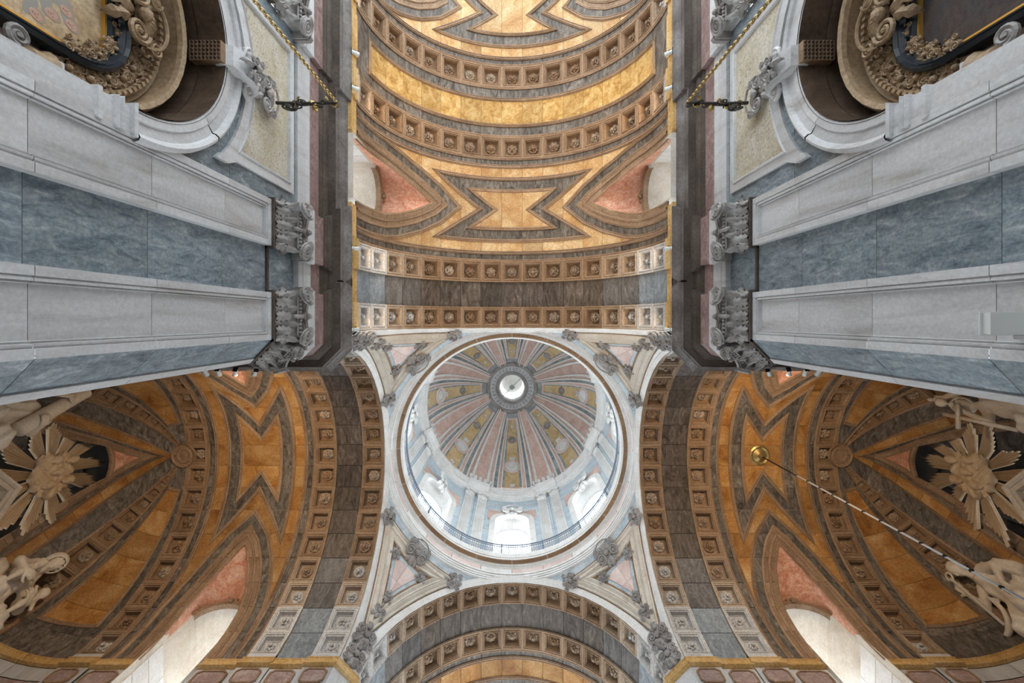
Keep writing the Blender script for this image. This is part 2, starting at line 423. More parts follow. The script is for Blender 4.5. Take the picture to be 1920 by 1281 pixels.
def build_bay(arm, pos, mapf, uc, st, parent, bed, sides=(1, -1), field='ochre', windows=True):
    extra = ' nearer the dome' if (arm == 'nave' and uc < 14) else (' farther from the dome' if arm == 'nave' else '')
    wall_label = lambda s: BAYSIDE[arm][0 if s < 0 else 1] + extra
    hl = 1.88 * st
    zones = [('field', [(uc - hl, -deg(90)), (uc + hl, -deg(90)), (uc + hl, deg(90)), (uc - hl, deg(90))])]
    H1 = [(uc + 1.35 * st, deg(-39)), (uc + 1.35 * st, deg(39)), (uc, deg(16)), (uc - 1.35 * st, deg(39)), (uc - 1.35 * st, deg(-39)), (uc, deg(-16))]
    H2 = [(uc + .82 * st, deg(-21)), (uc + .82 * st, deg(21)), (uc, deg(8)), (uc - .82 * st, deg(21)), (uc - .82 * st, deg(-21)), (uc, deg(-8))]
    zones += [('grey', H1), ('inner', H2)]
    H1, H2 = ccw(H1), ccw(H2)
    for s in sides:
        g = [(uc + d * st, s * deg(a)) for d, a in GRO] + [(uc - d * st, s * deg(a)) for d, a in GRO[-2::-1]]
        sg = 1 if area2(g) > 0 else -1
        g1, g2 = inset(g, .38 * sg, False), inset(g, .83 * sg, False)
        zones += [('lgrey', g), ('lbrown', g1), ('hole', g2)]
    lay(zones, [uc - hl, uc + hl], VLF, mapf, parent,
        {'field': field, 'grey': 'grey', 'inner': field, 'lgrey': 'grey', 'lbrown': 'brown'},
        {'field': 'vault_stone', 'grey': 'hourglass_frame_stone', 'inner': 'hourglass_panel_stone', 'lgrey': 'lunette_border_stone', 'lbrown': 'lunette_band_stone'},
        {'field': 0, 'grey': -.015, 'inner': .02, 'lgrey': .0, 'lbrown': .03}, skip=('hole',), bed=bed)
    sweep(H1, MOULD, mapf, True).build('hourglass_moulding', 'brown', parent)
    sweep(H2, MOULD, mapf, True).build('hourglass_moulding', 'beige', parent)
    for s in sides:
        g = [(uc + d * st, s * deg(a)) for d, a in GRO] + [(uc - d * st, s * deg(a)) for d, a in GRO[-2::-1]]
        sg = 1 if area2(g) > 0 else -1
        g1, g2 = inset(g, .38 * sg, False), inset(g, .83 * sg, False)
        sweep(g, MOULD, mapf).build('lunette_moulding', 'brown', parent)
        sweep(g1, MOULD_S, mapf).build('lunette_moulding', 'beige', parent)
        sweep(inset(g1, .22 * sg, False), MOULD_S, lambda u, a, h: mapf(u, a, h + .03)).build('lunette_moulding', 'brown', parent)
        sweep(g2, MOULD_S, mapf).build('lunette_moulding', 'beige', parent)
        # pink cone from the groin to the window head
        gp = resample(g2, .22, False); zt = 17.47
        rows = []
        for u, a in gp:
            x, z = R * sin(a / R), ZS + R * cos(a / R)
            tz = ZS + (z - ZS) * (16.7 - ZS) / (zt - ZS); tz = min(tz, 16.7)
            du = 1.0 * st if tz < 15.9 else 1.0 * st * sqrt(max(0, 1 - ((tz - 15.9) / .8) ** 2))
            tu = uc + (du if u > uc else -du) if abs(u - uc) > 1e-6 else uc
            rows.append([pos(u + (tu - u) * k / 4, x + (s * 5.15 - x) * k / 4, z + (tz - z) * k / 4) for k in range(5)])
        MB().grid(rows).build('lunette_cone', 'pink', parent)
        zb = 13.22 if arm == 'nave' else 12.2
        cur = arch_curve(zb, 15.9, 1.0 * st, .8)
        la = lambda u, z, h: pos(uc + u, s * (5.15 - h), z)
        cc = cur[::-1]
        sweep(cc[1:-1], [(-.02, -.02), (-.02, .10), (.05, .14), (.10, .09), (.16, .09), (.16, -.1)], la, step=.4).build('window_arch_moulding', 'brown', parent)
        mb = MB(); mb.grid([[pos(uc + u, s * (4.9 if z < 15.0 else 5.12), z), pos(uc + u, s * 8.6, z)] for u, z in resample(cur, .45, False)])
        mb.add([pos(uc + u, s * l, z) for u, l, z in ((-1.0 * st, 4.9, zb), (1.0 * st, 4.9, zb), (1.0 * st, 8.6, zb + .05), (-1.0 * st, 8.6, zb + .05))], [(0, 1, 2, 3)])
        mb.build('window_embrasure', 'creamstone', parent)
        for q in (-1, 1):       # courses of the jambs
            for zi in range(4):
                for li in range(3):
                    l0, l1 = 5.2 + 1.1 * li, 6.28 + 1.1 * li; z0, z1 = zb + .02 + .62 * zi, zb + .60 + .62 * zi; du = q * (1.0 * st - .012)
                    MB().add([pos(uc + du + q * e, s * l, z) for e in (0, .02) for l, z in ((l0, z0), (l1, z0), (l1, z1), (l0, z1))], [(0, 1, 2, 3), (0, 1, 5, 4), (2, 3, 7, 6), (1, 2, 6, 5), (0, 3, 7, 4)]).build('jamb_block', 'bright', parent)
        la_ = bpy.data.lights.new('lunette_daylight', 'AREA'); la_.shape = 'RECTANGLE'; la_.size = 1.7; la_.size_y = 2.2; la_.energy = LUN_W; la_.color = (.92, .96, 1.0)
        lo_ = bpy.data.objects.new('lunette_daylight', la_); COL.objects.link(lo_); lo_.location = pos(uc, s * 8.45, 14.5)
        lo_.rotation_mode = 'QUATERNION'; lo_.rotation_quaternion = (Vector(pos(uc, 0, 14.0)) - Vector(pos(uc, s * 8.45, 14.5))).to_track_quat('-Z', 'Z')
        k = MB(); leaf(.42, .3, .6, .8, 2, mb=k); leaf(.3, .2, .9, .9, 1, mb=k, mat=TR(.02, .1, .02) @ RZ(.7)); leaf(.3, .2, .9, .9, 1, mb=k, mat=TR(.02, -.1, .02) @ RZ(-.7)); k.ball((.02, 0, .08), .09)
        fr = frame_on(la, 0, 16.62, .1)
        inst('keystone_ornament', k.mesh('keystone_ornament', 'brown'), parent, fr @ RZ(pi / 2) @ SC(1))
        if windows:
            WIN_N[0] += 1
            w = empty('window_%d' % WIN_N[0], 'clear lunette window behind the %s' % wall_label(s), None, kind='structure')
            lb = lambda u, z, h: pos(uc + u, s * (8.55 - h), z)
            wc = arch_curve(zb + .1, 15.9, .98 * st, .78)
            sweep(wc[::-1] , [(0, 0), (0, .08), (-.09, .08), (-.09, 0)], lb, step=.5).build('window_frame', 'muntin', w)
            mb = MB(); vs = [lb(u, z, .02) for u, z in wc]; mb.add(vs, [tuple(range(len(vs)))]); mb.build('pane', 'glass', w)
            for x in (-.5, 0, .5): MB().tube([lb(x * st, zb + .1, .04), lb(x * st, 15.9 + .78 * sqrt(1 - x * x) - .02, .04)], .022, 4).build('muntin', 'muntin', w)
            for z in (13.6, 14.4, 15.2, 15.9): MB().tube([lb(-.98 * st, z, .04), lb(.98 * st, z, .04)], .022, 4).build('muntin', 'muntin', w)
def strip(mapf, u0, u1, parent, mat, name, h, bed, a0=-deg(90), a1=deg(90), gap=.01):
    lay([('z', [(u0, a0), (u1, a0), (u1, a1), (u0, a1)])], [u0, u1], VLF, mapf, parent, {'z': mat}, {'z': name}, {'z': h}, bed=bed, bed_h=min(h, 0) - .05, gap=gap)
def aline(mapf, u, prof, parent, mat, name='band_moulding', amax=90):
    sweep([(u, -deg(amax)), (u, deg(amax))], prof, mapf, step=.4).build(name, mat, parent)
def coffer_row(mapf, u0, u1, parent, bed, pale=4, ns=range(-8, 9)):
    uc = (u0 + u1) / 2; su = (u1 - u0) / .9
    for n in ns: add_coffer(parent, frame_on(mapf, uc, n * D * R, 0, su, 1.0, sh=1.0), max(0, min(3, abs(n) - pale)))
    bed.grid([[mapf(u, a, -.27) for u in (u0, u1)] for a in VLF])
    for u in (u0, u1): bed.grid([[mapf(u, a, h) for h in (-.27, .02)] for a in VLF])
    # little springers under the last coffers
    for s in (-1, 1):
        a0, a1 = s * D * R * 8.5, s * deg(90)
        MB().grid([[mapf(u, a, h) for u, h in ((u0, -.2), (u0, .045), (u1, .045), (u1, -.2))] for a in (a0, a1)]).build('springer', 'white', parent)

def build_arm(arm, st, title, second_bay=False, apse=False, short=False):
    pos = ARMS[arm]; mapf = barrel(pos); U = lambda w: S + (w - 5.57) * st
    fieldm = 'ochre_pale' if arm == 'nave' else 'ochre'
    bed = MB(); root = empty('ceiling_' + arm, title, None, kind='structure')
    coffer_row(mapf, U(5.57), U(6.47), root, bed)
    a1, a2 = D * R * 4.5, D * R * 6.5
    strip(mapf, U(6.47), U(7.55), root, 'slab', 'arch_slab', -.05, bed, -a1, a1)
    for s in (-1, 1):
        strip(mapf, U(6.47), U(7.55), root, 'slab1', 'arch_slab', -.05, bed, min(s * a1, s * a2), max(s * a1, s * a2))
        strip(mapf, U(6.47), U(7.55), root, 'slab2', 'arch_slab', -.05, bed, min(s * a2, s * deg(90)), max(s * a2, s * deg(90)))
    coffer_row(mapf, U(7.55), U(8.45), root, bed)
    strip(mapf, U(8.45), U(8.82), root, 'grey', 'border_stone', -.01, bed)
    aline(mapf, U(8.49), MOULD_S, root, 'brown'); aline(mapf, U(8.82), MOULD, root, 'brown')
    if not short:
        build_bay(arm, pos, mapf, U(10.7), st, root, bed, field=fieldm)
        strip(mapf, U(12.58), U(12.95), root, 'grey', 'border_stone', -.01, bed)
        aline(mapf, U(12.58), MOULD, root, 'brown'); aline(mapf, U(12.91), MOULD_S, root, 'brown')
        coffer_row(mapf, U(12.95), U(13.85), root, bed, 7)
    else:
        strip(mapf, U(8.82), U(9.7), root, 'ochre', 'vault_stone', 0, bed)
        aline(mapf, U(9.7), MOULD, root, 'brown')
        strip(mapf, U(9.7), U(10.6), root, 'grey', 'border_stone', -.01, bed)
        strip(mapf, U(10.6), U(12.4), root, 'ochre', 'vault_stone', 0, bed)
        strip(mapf, U(12.4), U(14.5), root, 'grey', 'border_stone', 0, bed)
    if second_bay:
        am = D * R * 7.6
        u0, u1 = U(13.85), U(16.05)
        zones = [('g', [(u0, -deg(90)), (u1, -deg(90)), (u1, deg(90)), (u0, deg(90))]), ('o', [(U(14.38), -am), (U(15.50), -am), (U(15.50), am), (U(14.38), am)])]
        lay(zones, [u0, u1], VLF, mapf, root, {'g': 'grey', 'o': 'gold_trav'}, {'g': 'border_stone', 'o': 'travertine_panel'}, {'g': -.01, 'o': .0}, bed=bed)
        sweep(ccw(zones[1][1]), MOULD, mapf, True, step=.4).build('panel_moulding', 'beige', root)
        aline(mapf, U(13.9), MOULD_S, root, 'brown'); aline(mapf, U(16.0), MOULD_S, root, 'brown')
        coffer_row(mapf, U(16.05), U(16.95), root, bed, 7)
        strip(mapf, U(16.95), U(17.3), root, 'grey', 'border_stone', -.01, bed)
        aline(mapf, U(17.0), MOULD_S, root, 'brown'); aline(mapf, U(17.3), MOULD, root, 'brown')
        build_bay(arm, pos, mapf, U(19.18), st, root, bed, field=fieldm)
        strip(mapf, U(21.06), U(21.5), root, 'grey', 'border_stone', -.01, bed)
    bed.build('mortar_bed', 'mortar', root)
    return root, pos, mapf, U
build_arm_args = [('nave', 1.0, 'ochre barrel vault of the nave with coffered bands and hourglass panels', True, False),
                  ('chancel', 1.0, 'start of the chancel vault with two coffered arches', False, True),
                  ('transept_left', 1.04, 'ochre barrel vault over the left transept', False, False),
                  ('transept_right', 1.04, 'ochre barrel vault over the right transept', False, False)]
ARM = {}
for a, st, ti, sb, sh in build_arm_args:
    ARM[a] = build_arm(a, st, ti, second_bay=sb, short=sh)

# ------------------------------------------------------------------ carved clusters
def cluster_mb(k=0):
    """leafy scroll ornament about 1 m long, lying on the x-y plane, pointing to +x"""
    mb = MB()
    for i in range(5):
        a = (i - 2) * .55; leaf(.56 - .07 * abs(i - 2), .2, .8, .9, 3, 8, 4, mb=mb, mat=TR(.02, 0, .03) @ RZ(a))
    for s in (-1, 1):
        volute(.15, 1.9, .035, s, mb=mb, mat=TR(-.06, s * .19, .10) @ RX(-pi / 2), n=22)
        volute(.10, 1.7, .028, -s, mb=mb, mat=TR(.24, s * .27, .09) @ RX(-pi / 2), n=18)
        leaf(.44, .16, .8, .95, 3, 8, 4, mb=mb, mat=TR(-.05, s * .08, .03) @ RZ(s * 2.3)); leaf(.36, .14, .9, .9, 2, 7, 4, mb=mb, mat=TR(0, s * .1, .03) @ RZ(s * 1.6))
    leaf(.55, .17, .7, .8, 3, 8, 4, mb=mb, mat=TR(-.1, 0, .04) @ RZ(pi))
    mb.ball((0, 0, .13), (.085, .085, .075)); mb.ball((.2, .03, .13), .045, 6, 4); mb.ball((-.2, -.03, .12), .045, 6, 4); mb.ball((.36, -.02, .12), .035, 6, 4)
    return mb
def shell_mb():
    """scallop cartouche between scrolls"""
    mb = MB()
    for i in range(9):
        a = (i - 4) * .36; leaf(.48, .13, .6, .55, 0, 7, 2, mb=mb, mat=TR(0, 0, .04) @ RZ(a))
    for s in (-1, 1):
        volute(.2, 2.1, .042, s, mb=mb, mat=TR(-.10, s * .32, .12) @ RX(-pi / 2), n=26)
        volute(.13, 1.9, .03, -s, mb=mb, mat=TR(.26, s * .42, .1) @ RX(-pi / 2), n=22)
        leaf(.55, .18, .7, .9, 3, 8, 4, mb=mb, mat=TR(-.15, s * .1, .03) @ RZ(s * 2.7)); leaf(.4, .15, .9, .9, 2, 7, 4, mb=mb, mat=TR(.1, s * .3, .03) @ RZ(s * 1.1))
    leaf(.62, .2, .7, .8, 3, 8, 4, mb=mb, mat=TR(-.1, 0, .04) @ RZ(pi)); mb.ball((-.02, 0, .15), (.1, .12, .09))
    mb.tube([(.5 * cos(a), .5 * sin(a), .1) for a in [-1.5 + 3.0 * i / 16 for i in range(17)]], .03, 6)
    return mb
CLUSTER = cluster_mb(); SHELL = shell_mb()
ME_CL = {m: CLUSTER.mesh('carved_scrollwork', m) for m in ('carved', 'bright', 'brown')}
ME_SH = {m: SHELL.mesh('shell_cartouche', m) for m in ('carved', 'bright')}

# ------------------------------------------------------------------ pendentives
RP = sqrt(S * S + 25.0); PC = Vector((0, CY, ZS)); E0 = radians(25)
d0 = Vector((cos(E0) * sqrt(.5), cos(E0) * sqrt(.5), sin(E0))); e1 = Vector((-sqrt(.5), sqrt(.5), 0)); e2 = d0.cross(e1); e2 = e2 if e2.z > 0 else -e2
def pen_map(sx, sy):
    def f(p, q, h):
        rho = math.hypot(p, q) / RP
        d = d0.copy() if rho < 1e-9 else cos(rho) * d0 + sin(rho) * (p * e1 + q * e2) / (rho * RP)
        v = (RP - h) * d
        return (sx * v.x, CY + sy * v.y, ZS + v.z)
    return f
def pen_inv(v):
    d = Vector(v).normalized(); c = max(-1, min(1, d.dot(d0))); rho = math.acos(c); t = d - c * d0
    if t.length < 1e-9: return (0.0, 0.0)
    t.normalize(); return (rho * RP * t.dot(e1), rho * RP * t.dot(e2))
def pen_px(px, py):
    d = Vector(((px - 960) / F, (py - 600) / F, 1)); a = d.dot(d); b = -2 * d.dot(PC); c = PC.dot(PC) - RP * RP
    t = (-b + sqrt(max(0, b * b - 4 * a * c))) / (2 * a); p = d * t - PC
    return pen_inv((abs(p.x), abs(p.y), p.z))
def curve3(a, m, b, n=7):
    out = []
    for i in range(n):
        t = i / n; l0, l1, l2 = (1 - t) * (1 - 2 * t), 4 * t * (1 - t), t * (2 * t - 1)
        out.append((a[0] * l0 + m[0] * l1 + b[0] * l2, a[1] * l0 + m[1] * l1 + b[1] * l2))
    return out
def sym(pts):     # make the outline the same on both sides of the pendentive
    return pts
def tri(top, right, bot, ml, mb_, mr):
    t, r, b = pen_px(*top), pen_px(*right), pen_px(*bot); b = (0.0, b[1])
    ax, ay = (abs(t[0]) + abs(r[0])) / 2, (t[1] + r[1]) / 2
    l, w, k = pen_px(*ml), pen_px(*mb_), pen_px(*mr); mx, my = (abs(l[0]) + abs(w[0])) / 2, (l[1] + w[1]) / 2
    A, B, C_ = (-ax, ay), (ax, ay), b
    return ccw(curve3(A, (0.0, k[1]), B) + curve3(B, (mx, my), C_) + curve3(C_, (-mx, my), A))
T1 = tri((726.5, 972), (842, 1089), (680, 1177), (709.7, 1059.7), (759.7, 1123.6), (767.7, 1027.8))
T2 = tri((732, 993), (823.6, 1082), (697, 1153), (717, 1073), (762.4, 1106.3), (773, 1051.8))
T3 = tri((737, 1040), (776, 1080), (724, 1112), (731, 1073), (752, 1092), (760, 1060))
bound = []
for i in range(13): a = pi / 2 * i / 12; bound.append(pen_inv((S, 5 * cos(a), 5 * sin(a))))
for i in range(17): a = pi / 2 * i / 16; bound.append(pen_inv((5.5 * cos(a), 5.5 * sin(a), sqrt(RP * RP - 5.5 ** 2))))
for i in range(12, -1, -1): a = pi / 2 * i / 12; bound.append(pen_inv((5 * cos(a), S, 5 * sin(a))))
pmin = min(p[0] for p in bound) - .01; pmax = max(p[0] for p in bound) + .01; qmin = min(p[1] for p in bound) - .01; qmax = max(p[1] for p in bound) + .01
PUL = [pmin + (pmax - pmin) * i / 8 for i in range(9)]; PVL = [qmin + (qmax - qmin) * i / 7 for i in range(8)]
PM = [(-.13, 0), (-.13, .06), (-.09, .09), (-.04, .05), (.02, .08), (.08, .12), (.12, .06), (.14, 0)]
where = {(-1, -1): 'between the nave and the left transept', (1, -1): 'between the nave and the right transept', (-1, 1): 'between the chancel and the left transept', (1, 1): 'between the chancel and the right transept'}
for (sx, sy), wh in where.items():
    pm = pen_map(sx, sy)
    root = empty('ceiling_pendentive', 'pale marble pendentive ' + wh, None, kind='structure')
    bed = MB()
    lay([('b', bound), ('c', T1), ('i', T2), ('p', T3)], PUL, PVL, pm, root, {'b': 'paleblue', 'c': 'creamstone', 'i': 'paleblue', 'p': 'pinkpale'},
        {'b': 'border_slab', 'c': 'frame_slab', 'i': 'field_slab', 'p': 'pink_slab'}, {'b': 0, 'c': .05, 'i': .0, 'p': .03}, usub=2, vsub=3, gap=.004, bed=bed)
    bed.build('mortar_bed', 'mortar', root)
    sweep(T1, PM, pm, True, .3).build('triangle_moulding', 'creamstone', root); sweep(T2, PM, pm, True, .3).build('triangle_moulding', 'creamstone', root)
    for T_, d_ in ((T1, -.15), (T1, .16), (T2, -.15), (T2, .17)): sweep(inset(T_, d_), [(-.03, 0), (-.03, .035), (.03, .035), (.03, 0)], pm, True, .3).build('brown_fillet', 'brown', root)
    a1 = bound[:13]; a2 = bound[-13:]
    sg = 1 if area2(bound) > 0 else -1
    for a in (a1, a2): sweep(a, [(0, -.02), (0, .07), (sg * .16, .07), (sg * .18, .03), (sg * .30, .03), (sg * .30, 0)], pm, step=.4).build('arch_fillet', 'bright', root)
    top = min(T1, key=lambda p: p[0]); rt = max(T1, key=lambda p: p[0]); bt = min(T1, key=lambda p: p[1])
    mid = (0.0, max(p[1] for p in T1 if abs(p[0]) < .4))
    def orn(me, p, q, rot, sc, name='carved_scrollwork'): inst(name, me, root, frame_on(pm, p, q, .05, sc, sc, rot, sh=sc))
    orn(ME_SH['carved'], mid[0], mid[1] + .05, pi / 2, 1.05, 'shell_cartouche')
    orn(ME_CL['carved'], top[0] - .1, top[1] + .05, pi * .93, .95); orn(ME_CL['carved'], rt[0] + .1, rt[1] + .05, pi * .07, .95)
    orn(ME_CL['carved'], bt[0], bt[1] - .25, -pi / 2, 1.25); orn(ME_CL['carved'], bt[0], bt[1] - 1.05, -pi / 2, 1.15)
    t2 = min(T3, key=lambda p: p[0]); r2 = max(T3, key=lambda p: p[0]); b2 = min(T3, key=lambda p: p[1])
    orn(ME_CL['carved'], t2[0] - .12, t2[1] + .1, pi * .9, .62); orn(ME_CL['carved'], r2[0] + .12, r2[1] + .1, pi * .1, .62)
    orn(ME_CL['carved'], b2[0], b2[1] - .1, -pi / 2, .62); orn(ME_CL['carved'], b2[0], b2[1] - .75, -pi / 2, .8)

# ------------------------------------------------------------------ ring, gallery, drum and dome
DR = empty('ceiling_dome', 'tall dome of pink, grey and golden marble ribs above the crossing', None, kind='structure', loc=(0, CY, 0))
RG = empty('trim_1', 'moulded marble ring cornice at the foot of the dome', None, kind='structure', loc=(0, CY, 0))
MB().lathe([(5.58, 18.68), (5.50, 18.70), (5.50, 18.76), (5.53, 18.77), (5.53, 18.79), (5.47, 18.80), (5.47, 18.87), (5.50, 18.88), (5.50, 18.90), (5.44, 18.91), (5.44, 18.99), (5.48, 19.0), (5.48, 19.02), (5.40, 19.03), (5.39, 19.09), (5.43, 19.12)], n=96).build('ring_architrave', 'bright', RG)
for k in range(24):
    MB().lathe([(5.44, 19.11), (5.44, 19.48)], n=4, a0=2 * pi * (k + .01) / 24, a1=2 * pi * (k + .99) / 24).build('ring_frieze_slab', 'pinkpale' if k % 3 else 'bright', RG)
MB().lathe([(5.47, 19.09), (5.47, 19.5)], n=96).build('mortar_bed', 'mortar', RG)
MB().lathe([(5.44, 19.46), (5.38, 19.49), (5.38, 19.52), (5.41, 19.53), (5.41, 19.55), (5.36, 19.56), (5.34, 19.60), (5.30, 19.62)], n=96).build('ring_bed_moulding', 'bright', RG)
for k in range(20):
    MB().lathe([(5.32, 19.62), (5.28, 19.635), (5.13, 19.635), (5.115, 19.66)], n=5, a0=2 * pi * (k + .006) / 20, a1=2 * pi * (k + .994) / 20).build('ring_soffit_slab', 'beige', RG)
MB().lathe([(5.34, 19.66), (5.11, 19.66), (5.11, 19.76), (5.14, 19.77), (5.14, 19.79), (5.09, 19.80), (5.07, 19.86), (5.03, 19.94), (5.03, 20.02), (6.5, 20.05)], n=96).build('ring_corona', 'bright', RG)
# railing
RL = empty('gallery_railing', 'grey iron railing around the gallery at the foot of the dome', 'railing', loc=(0, CY, 20.03))
for z, r_, rad in ((.98, 5.16, .03), (.80, 5.16, .018), (.14, 5.16, .022)):
    MB().tube([(r_ * cos(2 * pi * i / 96), r_ * sin(2 * pi * i / 96), z) for i in range(96)], rad, 6, closed=True).build('rail', 'rail', RL)
pan = MB(); n = 9
for i in range(n):
    a = 2 * pi / 32 * (i + .5) / n; x, y = 5.16 * cos(a), 5.16 * sin(a)
    pan.tube([(x, y, .14), (x, y, .8)], .012, 4)
    pan.tube([(x + .055 * cos(t) * -sin(a), y + .055 * cos(t) * cos(a), .47 + .16 * sin(t)) for t in [2 * pi * j / 10 for j in range(10)]], .010, 4, closed=True)
    pan.tube([(x + .04 * cos(t) * -sin(a), y + .04 * cos(t) * cos(a), .88 + .05 * sin(t)) for t in [2 * pi * j / 8 for j in range(8)]], .009, 4, closed=True)
pan = pan.mesh('railing_panel', 'rail')
post = MB().box(5.13, 5.19, -.03, .03, 0, 1.02).mesh('railing_post', 'rail')
for k in range(32):
    inst('railing_panel', pan, RL, RZ(2 * pi * k / 32), kind='stuff')
    if k % 2 == 0: inst('railing_post', post, RL, RZ(2 * pi * (k + .5) / 32))

# drum
DW = empty('wall_drum', 'bright marble drum with paired fluted pilasters and tall windows', None, kind='structure', loc=(0, CY, 0))
RD = 6.3
def drum_map(a, z, h): t = a / RD; return ((RD - h) * cos(t), (RD - h) * sin(t), z)
h8 = RD * pi / 8
win = arch_curve(20.6, 25.75, 1.02, .95, 12); wing = arch_curve(20.6, 25.75, 1.36, 1.22, 12)
res = zoned([('w', [(-h8, 20.0), (h8, 20.0), (h8, 28.9), (-h8, 28.9)]), ('s', [(-1.5, 25.9), (1.5, 25.9), (1.5, 27.15), (-1.5, 27.15)]), ('f', wing), ('hole', win)], [-h8, 0, h8], [20, 21.6, 23.1, 24.6, 26.1, 27.6, 28.9], 6, 1)
drum_pieces = []
for (z, iu, iv), tris in res.items():
    if z == 'hole': continue
    for comp in components(tris):
        cu = ((-h8 / 2, h8 / 2)[iu], h8 / 2); vl = [20, 21.6, 23.1, 24.6, 26.1, 27.6, 28.9]; cv = ((vl[iv] + vl[iv + 1]) / 2, (vl[iv + 1] - vl[iv]) / 2)
        drum_pieces.append((slab_mb(comp, drum_map, {'w': 0, 's': .03, 'f': .08}[z], .12, None if z == 'f' else cu, cv, .008).mesh('drum_slab', {'w': 'paleblue', 's': 'domepink', 'f': 'bright'}[z]), {'w': 'drum_slab', 's': 'spandrel_slab', 'f': 'window_surround'}[z]))
back = MB()
for (z, iu, iv), tris in res.items():
    if z != 'hole': 
        for t in tris: back.add([drum_map(u, v, -.1) for u, v in t], [(0, 1, 2)])
back = back.mesh('mortar_bed', 'mortar')
emb_o = arch_curve(20.6, 25.0, .98, .95, 12)
emb = MB().grid([[drum_map(u * (1 + .0), z, .08), (RD + .2, u, z), (6.95, u2, z2)] for (u, z), (u2, z2) in zip(win, emb_o)])
emb.add([(6.2, -1.02, 20.6), (6.2, 1.02, 20.6), (6.95, .96, 20.7), (6.95, -.96, 20.7)], [(0, 1, 2, 3)]); emb = emb.mesh('window_embrasure', 'bright')
lat2 = lambda u, z, h: (6.94 - h, u, z)
wf = sweep(emb_o[::-1], [(.0, 0), (.0, .1), (-.10, .1), (-.10, 0)], lat2, step=.4).mesh('window_frame', 'muntin')
pv = [lat2(u, z, .02) for u, z in emb_o]; pane = MB().add(pv, [tuple(range(len(pv)))]).mesh('pane', 'glass')
bars = []
for x in (-.6, -.2, .2, .6): bars.append(MB().tube([lat2(x, 20.7, .05), lat2(x, 25.0, .05)], .02, 4).mesh('muntin', 'muntin'))
for z in (21.4, 22.3, 23.2, 24.1, 25.0): bars.append(MB().tube([lat2(-.95, z, .05), lat2(.95, z, .05)], .02, 4).mesh('muntin', 'muntin'))
for k in range(1, 8): bars.append(MB().tube([lat2(.2 * cos(pi * k / 8), 25.0 + .2 * sin(pi * k / 8), .05), lat2(.95 * cos(pi * k / 8), 25.0 + .95 * sin(pi * k / 8), .05)], .018, 4).mesh('muntin', 'muntin'))
for rr in (.35, .65): bars.append(MB().tube([lat2(rr * cos(pi * j / 14), 25.0 + rr * sin(pi * j / 14), .05) for j in range(15)], .018, 4).mesh('muntin', 'muntin'))
# fluted pilaster
sec = []
nf = 6; pw = .29
for i in range(nf):
    x0 = -pw + .04 + (2 * pw - .08) * i / nf; w_ = (2 * pw - .08) / nf
    sec += [(x0 + w_ * .12, .10), (x0 + w_ * .2, .07), (x0 + w_ * .5, .055), (x0 + w_ * .8, .07), (x0 + w_ * .88, .10)]
sec = [(-pw, 0), (-pw, .10)] + sec + [(pw, .10), (pw, 0)]
shaft = MB().grid([[(RD - h, x, z) for x, h in sec] for z in (20.0, 22.7, 25.4, 28.0)]).mesh('fluted_shaft', 'bright')
dc = MB(); dc.box(RD - .16, RD + .02, -.31, .31, 28.0, 28.07)
dc.grid([[(RD - p, x * (1 + .25 * t), 28.07 + .5 * t) for x, p in ((-.28, 0), (-.28, .10 + .12 * t), (.28, .10 + .12 * t), (.28, 0))] for t in (0, .35, .7, 1)])
dc.box(RD - .27, RD + .02, -.42, .42, 28.6, 28.72)
for i in range(4): leaf(.34, .2, 1.3, .9, 2, 6, 4, mb=dc, mat=TR(RD - .11, -.21 + .14 * i, 28.09) @ RY(-pi / 2) @ RX(0) @ SC(1, 1, 1))
for s in (-1, 1): volute(.12, 1.9, .035, s, mb=dc, mat=TR(RD - .26, s * .26, 28.48) @ RZ(pi / 2), n=18)
dc.ball((RD - .28, 0, 28.55), .07, 6, 4)
dcap = dc.mesh('capital', 'bright')
crest = MB().merge(SHELL, SC(1.25)).mesh('window_crest', 'bright')
side8 = ['chancel', 'chancel and left transept', 'left transept', 'left transept and nave', 'nave', 'nave and right transept', 'right transept', 'right transept and chancel']
for k in range(8):
    Rk = RZ(pi / 2 + k * pi / 4)
    for me, nm in drum_pieces: inst(nm, me, DW, Rk)
    inst('mortar_bed', back, DW, Rk); inst('window_embrasure', emb, DW, Rk)
    for s in (-1, 1):
        q = Rk @ RZ(s * radians(18.4))
        inst('fluted_shaft', shaft, DW, q); inst('capital', dcap, DW, q)
    inst('window_crest', crest, DW, Rk @ frame_on(drum_map, 0, 26.95, .12, 1, 1, pi / 2, sh=1))
    WIN_N[0] += 1
    w = empty('window_%d' % WIN_N[0], 'tall arched drum window facing the ' + side8[k], None, kind='structure', loc=(0, CY, 0))
    inst('window_frame', wf, w, Rk); inst('pane', pane, w, Rk)
    for b_ in bars: inst('muntin', b_, w, Rk)
MB().lathe([(6.32, 28.68), (6.16, 28.72), (6.16, 28.86), (6.12, 28.88), (6.12, 29.02), (6.06, 29.06), (6.18, 29.08)], n=96).build('drum_architrave', 'bright', DW)
MB().lathe([(6.18, 29.06), (6.18, 29.34)], n=96).build('drum_frieze', 'domepink', DW)
MB().lathe([(6.18, 29.32), (6.12, 29.38), (6.12, 29.46), (6.0, 29.52), (5.98, 29.62), (5.94, 29.66), (5.92, 29.8), (5.90, 29.86), (6.02, 29.92), (6.05, 30.2), (6.12, 30.24), (6.18, 30.42)], n=96).build('drum_cornice', 'bright', DW)
